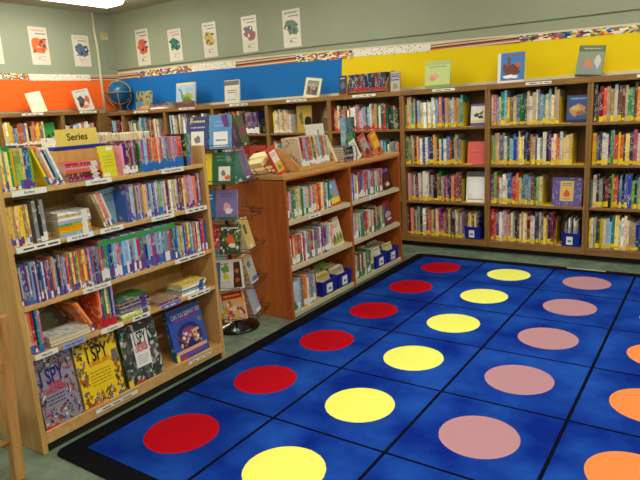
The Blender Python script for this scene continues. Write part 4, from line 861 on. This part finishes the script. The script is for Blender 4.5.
# open wire stand and cream open book
o = root('wire_book_stand', FM, 3.07, .26, MZ, 'black wire stand at the near end of the low case top', 'stand')
MB().tube([(-.02, -.06, .003), (-.02, .14, .003), (.1, .14, .003), (.1, -.06, .003)], .0025, 5, closed=True).build('base_wire', BLACKM, o)
MB().tube([(-.02, .0, .003), (-.02, .05, .06), (-.02, .06, .1)], .0025, 5).build('support_wire', BLACKM, o); MB().tube([(.1, .0, .003), (.1, .05, .06), (.1, .06, .1)], .0025, 5).build('support_wire', BLACKM, o)
MB().tube([(-.02, -.06, .003), (-.02, -.06, .03), (.1, -.06, .03), (.1, -.06, .003)], .0025, 5).build('front_wire', BLACKM, o)
o = root('open_book', FM, 3.06, .24, MZ+.085, 'cream open book resting tilted on the wire stand', 'book', pitch=-.15, yaw=.1, roll=-.38)
MB().box(-.1, .1, -.08, .09, 0, .004).build('cover', paint((226, 170, 70), .5, name='tan_cover'), o)
m = MB(); m.prism([(-.097, .0041), (-.005, .0041), (0, .012), (-.02, .03), (-.097, .03)], 'y', -.077, .087); m.prism([(.097, .0041), (.005, .0041), (0, .012), (.02, .03), (.097, .03)], 'y', -.077, .087)
m.build('page_block', paint((238, 220, 160), .7, .1, name='cream_pages'), o)
# slanted wooden rack with leaning books
o = root('book_rack', FM, 3.46, .03, MZ, 'slanted light wood book rack on top of the low case', 'book rack')
for sx in (-.235, .215): MB().prism([(0, 0), (.21, 0), (.21, .15), (.17, .165), (.1, .12), (.02, .05), (0, .03)], 'x', sx, sx+.016).build('end_panel', CH_H, o, bevel=.003)
MB().box(-.218, .214, .004, .2, .006, .018).build('base_board', CH_H, o); MB().box(-.218, .214, 0, .012, .0, .03).build('front_rail', CH_H, o, bevel=.002)
MB().box(-.218, .214, .192, .204, .018, .15).build('back_board', CH_H, o)
cl = ['cream', 'maroon', 'pink', 'light blue', 'orange', 'red', 'tan', 'brown', 'cream', 'tan', 'light blue', 'grey', 'orange', 'cream', 'grey']
x = 3.275
for i, cn in enumerate(cl):
    book(FM, x, .04, MZ+.0185, .0225, .215, .14, cn, (238, 238, 236), f'{cn} chapter book, {ORD[i]} from left in the rack on the low case', 'chapter books in the rack on the low case', 'chapter_book', lean=-.2, tz=(.008+rnd.choice((0, .012)), .05)); x += .0235
face_book(FM, 3.73, .07, MZ+.004, .12, .215, .012, 'cream', 'cream book with sketchy figures on a small black easel', [('b', .5, .4, .26, .2, (196, 180, 140)), ('l', .2, .8, .8, .9, 1, (120, 100, 80)), ('b', .6, .3, .14, .12, (120, 116, 90)), ('b', .15, .15, .1, .07, (60, 130, 80))], base=(222, 208, 170), back=.26, roll=-.25)
easel(FM, 3.745, .085, MZ, .1, 'black wire easel holding the cream sketchy book')
face_book(FM, 3.87, .3, MZ, .25, .3, .012, 'white', 'white book with a dark upright mark standing behind the slanted rack', [('r', .62, .45, .68, .85, (50, 44, 44)), ('b', .65, .6, .06, .12, (60, 50, 50))], base=(236, 232, 220), back=.1)
stack(FM, 3.82, 4.02, MZ, 6, .0195, .17, ['maroon', 'navy', 'grey', 'black', 'navy', 'black'], 'the dark stack on the low case', 'dark flat stack on top of the low case', y=.035, kind='chapter_book')
for xx, cn, tt in ((4.27, 'light blue', .03), (4.302, 'teal', .1), (4.404, 'navy', .04)):
    book(FM, xx, .3, MZ, tt, .33, .035, cn, None, f'tall {cn} binder standing behind the dark stack on the low case', 'tall blue binders at the back of the low case', 'binder')
face_book(FM, 4.08, .06, MZ+.004, .11, .19, .012, 'green', 'green and white paperback facing out right of the dark stack', [('r', 0, .84, 1, 1, (60, 150, 80)), ('l', .15, .5, .85, .75, 3, (150, 160, 150)), ('b', .5, .25, .25, .14, (110, 140, 150))], base=(226, 226, 216), back=.25, roll=-.3, kind='paperback_book')
face_book(FM, 4.26, .06, MZ+.004, .12, .195, .012, 'red', 'red and grey paperback facing out between green and yellow ones', [('r', .12, .3, .88, .85, (170, 170, 168)), ('b', .5, .25, .25, .16, (70, 56, 50)), ('l', .2, .6, .8, .75, 2, (196, 60, 40))], base=(200, 70, 40), back=.25, roll=-.3, kind='paperback_book')
face_book(FM, 4.45, .06, MZ+.004, .13, .205, .012, 'orange', 'orange and yellow paperback facing out at far end of low case top', [('r', .12, .35, .88, .92, (240, 190, 40)), ('l', .2, .62, .8, .8, 2, (190, 60, 30)), ('b', .6, .2, .25, .12, (70, 80, 110)), ('r', 0, 0, 1, .06, (190, 40, 40))], base=(232, 112, 30), back=.25, roll=-.3, kind='paperback_book')
for xx, lb in ((4.085, 'green and white'), (4.265, 'red and grey'), (4.455, 'orange and yellow')): easel(FM, xx, .075, MZ, .1, f'black wire easel holding the {lb} paperback')

# ================================================================= SPINNER RACK
SX, SY = -2.625, 2.735
FS = F(SX, SY, R(22))     # front face of the rack: local -y looks toward the room
sp = root('spinner_rack', FS, 0, 0, 0, 'black wire spinner rack of comics between the two bookcases', 'book rack')
MB().lathe([(0, 0), (.155, 0), (.16, .008), (.145, .02), (.06, .034), (.03, .05), (0, .05)], n=40).build('base', paint((12, 12, 13), .15, .6, name='glossy_black'), sp)
MB().tube([(0, 0, .05), (0, 0, 1.34)], .013, 10).build('post', BLACKM, sp)
TZ = (1.2, .985, .76, .54, .31, .1)
HS = .14
def rotk(p, k):
    x_, y_, z_ = p
    for _ in range(k): x_, y_ = -y_, x_
    return (x_, y_, z_)
for ti, z in enumerate(TZ):
    for k in range(4):
        m = MB(); hw = .125
        for (y_, zz) in ((-HS-.062, z+.004), (-HS-.07, z+.03)):
            m.tube([rotk(p, k) for p in ((-hw, -HS+.01, zz), (-hw, y_, zz), (hw, y_, zz), (hw, -HS+.01, zz))], .0022, 5)
        for x_ in (-hw, hw): m.tube([rotk(p, k) for p in ((x_, -.02, z+.13), (x_, -HS, z+.004), (x_, -HS-.062, z+.004), (x_, -HS-.07, z+.03))], .0018, 5)
        m.build('wire_pocket', BLACKM, sp)
def rb(tier, side, x, wd, ht, cn, base, items, label, t=.012, dy=0, roll=0, seed=1):
    ang = [0, math.pi/2, math.pi, -math.pi/2][side]
    # position in rack frame
    px, py = x*1.15, -HS-.02+dy; wd *= 1.12; ht *= 1.03
    c_, s_ = math.cos(ang), math.sin(ang); qx, qy = c_*px-s_*py, s_*px+c_*py
    return face_book(FS, qx, qy, TZ[tier]+.008, wd, ht, t, cn, label, items, yaw=ang, back=.24, base=base, group=None, kind='comic_book', seed=seed, roll=roll)
PAN = [('r', .2, .1, .8, .55, (232, 232, 228)), ('b', .5, .3, .14, .12, (120, 120, 120)), ('l', .15, .78, .85, .92, 1, (214, 200, 150)), ('l', .2, .62, .85, .72, 1, (190, 170, 200))]
rb(0, 0, -.065, .125, .195, 'navy', (44, 60, 120), PAN, 'navy comic with a white panel in the top tier of the spinner', dy=-.012)
rb(0, 0, .062, .125, .2, 'light blue', (90, 150, 206), [('r', .2, .06, .85, .5, (238, 238, 240)), ('l', .3, .2, .75, .3, 1, (60, 60, 90)), ('l', .25, .62, .85, .85, 2, (150, 170, 220))], 'light blue comic with a white panel in the top tier of the spinner', dy=-.012)
rb(0, 1, -.065, .12, .2, 'purple', (50, 34, 70), [('r', .1, .8, .6, .92, (220, 216, 230)), ('b', .4, .4, .2, .2, (110, 70, 130))], 'black purple comic on the right side of the spinner, top tier', t=.03)
rb(0, 1, .062, .12, .19, 'green', (76, 90, 60), [('r', .1, .03, .5, .1, (236, 236, 230)), ('b', .5, .5, .3, .2, (150, 60, 110))], 'green comic on the right side of the spinner, top tier', t=.03)
rb(0, 3, .06, .12, .19, 'cream', (226, 206, 160), [('s', .1, .1, .9, .9, 20, .07, [(150, 70, 60), (90, 70, 60)])], 'cream comic with brown figures on left side of the spinner, top tier')
rb(0, 3, -.065, .12, .18, 'white', (236, 230, 224), [('r', .1, .8, .9, .95, (220, 100, 130)), ('l', .2, .3, .8, .6, 3, (190, 190, 190))], 'white comic with pink heading on left side of the spinner')
rb(1, 0, -.065, .125, .185, 'yellow', (232, 214, 50), [('r', .12, .08, .75, .55, (226, 226, 214)), ('b', .45, .3, .12, .14, (120, 120, 110)), ('l', .1, .6, .6, .66, 1, (20, 20, 20)), ('l', .2, .75, .8, .88, 1, (226, 150, 50))], 'yellow comic with a white panel in the second tier of the spinner', dy=-.012)
rb(1, 0, .062, .125, .19, 'dark green', (36, 104, 66), [('r', .28, .08, .82, .55, (232, 232, 228)), ('b', .7, .2, .13, .08, (226, 100, 80)), ('b', .5, .35, .1, .1, (120, 130, 120)), ('l', .2, .7, .85, .92, 2, (90, 150, 130))], 'green comic with a white panel in the second tier of the spinner', dy=-.012)
rb(1, 1, -.065, .12, .19, 'teal', (30, 120, 110), [('r', .1, .03, .5, .12, (236, 236, 240))], 'teal comic on the right side of the spinner, second tier', t=.03)
rb(1, 1, .062, .12, .185, 'lavender', (126, 100, 150), [('r', .1, .03, .5, .12, (236, 236, 240)), ('b', .5, .6, .3, .2, (60, 80, 140))], 'lavender comic on the right side of the spinner, second tier', t=.03)
rb(2, 0, -.065, .125, .18, 'blue', (40, 110, 190), [('l', .12, .68, .88, .9, 2, (236, 240, 244)), ('b', .6, .4, .16, .12, (196, 50, 50)), ('b', .3, .3, .14, .1, (90, 170, 220)), ('r', 0, 0, .9, .1, (30, 30, 30)), ('r', 0, .1, .2, .2, (220, 210, 50))], 'bright blue comic with a red shape in the third tier of the spinner', dy=-.012)
rb(2, 0, .062, .125, .185, 'lavender', (130, 120, 180), [('l', .2, .72, .85, .9, 2, (90, 80, 150)), ('b', .5, .42, .2, .16, (230, 170, 190)), ('b', .6, .3, .16, .1, (236, 236, 240)), ('r', .1, 0, 1, .1, (50, 120, 110))], 'lilac comic with pink figures in the third tier of the spinner', dy=-.012)
rb(3, 0, -.065, .125, .18, 'red', (200, 60, 80), [('s', 0, .2, 1, 1, 40, .06, [(236, 226, 230), (226, 130, 150), (180, 30, 50)]), ('r', 0, 0, 1, .2, (50, 150, 190)), ('l', .2, .05, .8, .15, 1, (230, 240, 240))], 'red and white comic in the fourth tier of the spinner', dy=-.012)
rb(3, 0, .062, .125, .185, 'green', (70, 90, 70), [('s', 0, 0, 1, 1, 40, .06, [(20, 20, 20), (230, 230, 224), (110, 150, 80)]), ('b', .5, .5, .2, .15, (226, 110, 60)), ('b', .6, .3, .16, .09, (240, 240, 236)), ('l', .15, .82, .9, .94, 1, (236, 236, 230))], 'green, black and white comic with an orange face shape, fourth tier', dy=-.012)
rb(3, 1, .0, .13, .2, 'cream', (220, 196, 110), [('r', .55, .0, .95, .9, (226, 206, 130)), ('r', .2, .5, .5, .8, (110, 90, 70)), ('r', .3, .02, .7, .14, (236, 236, 236))], 'thick cream book on the right side of the spinner, fourth tier', t=.045)
rb(4, 0, -.07, .12, .17, 'blue', (70, 110, 170), [('r', 0, 0, .35, 1, (40, 80, 150)), ('r', .4, 0, .5, 1, (230, 230, 230)), ('b', .7, .5, .2, .3, (150, 170, 80))], 'blue and white comic at left in the fifth tier of the spinner', t=.03, dy=-.02)
rb(4, 0, .05, .15, .185, 'white', (238, 238, 234), [('b', .35, .7, .16, .14, (110, 170, 80)), ('l', .15, .82, .5, .92, 1, (40, 60, 60)), ('b', .35, .45, .12, .1, (210, 210, 60)), ('p', [(.6, .05), (.95, .05), (.95, .9), (.7, .9)], (70, 40, 30)), ('b', .8, .6, .08, .08, (214, 120, 50)), ('b', .78, .3, .08, .08, (190, 90, 40)), ('l', .1, .1, .5, .3, 3, (190, 190, 190))], 'white comic with green letters and brown strip in the fifth tier', t=.02, dy=-.01, roll=-.12)
rb(4, 1, .0, .13, .19, 'tan', (190, 196, 180), [('r', 0, .85, 1, 1, (214, 170, 120)), ('b', .4, .65, .2, .12, (110, 120, 110)), ('r', .3, .05, 1, .2, (60, 110, 200)), ('r', .3, 0, 1, .05, (240, 240, 240))], 'pale book with blue tape on the right side of the spinner', t=.04)
rb(5, 0, -.06, .13, .165, 'green', (196, 210, 190), [('b', .25, .75, .3, .15, (110, 170, 90)), ('b', .5, .4, .2, .14, (220, 120, 80)), ('r', .5, .0, 1, .25, (190, 150, 60)), ('b', .6, .6, .25, .1, (90, 160, 140))], 'pale green comic at lower left of the spinner bottom tier', t=.02, dy=-.035, roll=-.22)
rb(5, 0, .06, .14, .19, 'red', (226, 190, 150), [('r', .05, .72, .95, .95, (196, 40, 40)), ('l', .15, .77, .85, .9, 1, (240, 200, 80)), ('s', .05, .05, .95, .7, 30, .08, [(226, 130, 50), (236, 190, 60), (180, 50, 80), (240, 236, 220)])], 'red and orange comic in the bottom tier of the spinner', t=.02, dy=-.008, roll=-.2)
rb(5, 1, .0, .13, .19, 'tan', (170, 184, 196), [('r', 0, .85, 1, 1, (210, 190, 140)), ('r', .7, 0, 1, .85, (150, 160, 200)), ('r', .4, 0, 1, .12, (236, 236, 240))], 'grey blue book on the right side of the spinner bottom tier', t=.04)

# ================================================================= CHAIR
CHW = wood('chair_oak', (200, 148, 88), (180, 126, 68), (30, 30, 3), .4)
FC = F(-2.275, 1.035, math.pi)   # front of the chair looks to -X ... parts given in chair coordinates
ch = bpy.data.objects.new('wooden_chair', None); COL.objects.link(ch); ch.location = (-2.45, .86, 0)
tag(ch, 'small light oak chair at the left edge in front of the maple bookcase', 'chair')
def leg(p, name='leg', r=(.019, .017)):
    m = MB(); n_ = len(p); vs = []
    for i, (x_, y_, z_) in enumerate(p):
        q_ = r[0]+(r[1]-r[0])*i/(n_-1); vs += [(x_-q_, y_-q_, z_), (x_+q_, y_-q_, z_), (x_+q_, y_+q_, z_), (x_-q_, y_+q_, z_)]
    fs = [(3, 2, 1, 0), tuple(4*(n_-1)+k for k in range(4))]
    for i in range(n_-1):
        for k in range(4): k2 = (k+1) % 4; fs.append((4*i+k, 4*i+k2, 4*i+4+k2, 4*i+4+k))
    m.add(vs, fs); return m.build(name, CHW, ch, bevel=.006)
leg([(.175, .16, 0), (.165, .185, .3), (.165, .2, .45), (.18, .215, .69)], r=(.021, .016)); leg([(.175, -.16, 0), (.165, -.185, .3), (.165, -.2, .45), (.18, -.215, .69)], r=(.021, .016))
leg([(-.175, .165, 0), (-.15, .15, .3)]); leg([(-.175, -.165, 0), (-.15, -.15, .3)])
m = MB().prism([(-.19, -.17), (.14, -.165), (.14, .165), (-.19, .17)], 'z', .3, .325); m.build('seat', CHW, ch, bevel=.01)
MB().box(-.16, .15, .14, .16, .255, .3).build('apron', CHW, ch); MB().box(-.16, .15, -.16, -.14, .255, .3).build('apron', CHW, ch)
for y_ in (.155, -.155): MB().tube([(-.165, y_, .13), (.155, y_, .14)], .011, 8).build('rung', CHW, ch)
MB().tube([(.16, -.155, .17), (.16, .155, .17)], .011, 8).build('rung', CHW, ch)
MB().box(.16, .178, -.2, .2, .62, .685).build('top_rail', CHW, ch, bevel=.005); MB().box(.152, .169, -.19, .19, .46, .5).build('back_slat', CHW, ch, bevel=.004)
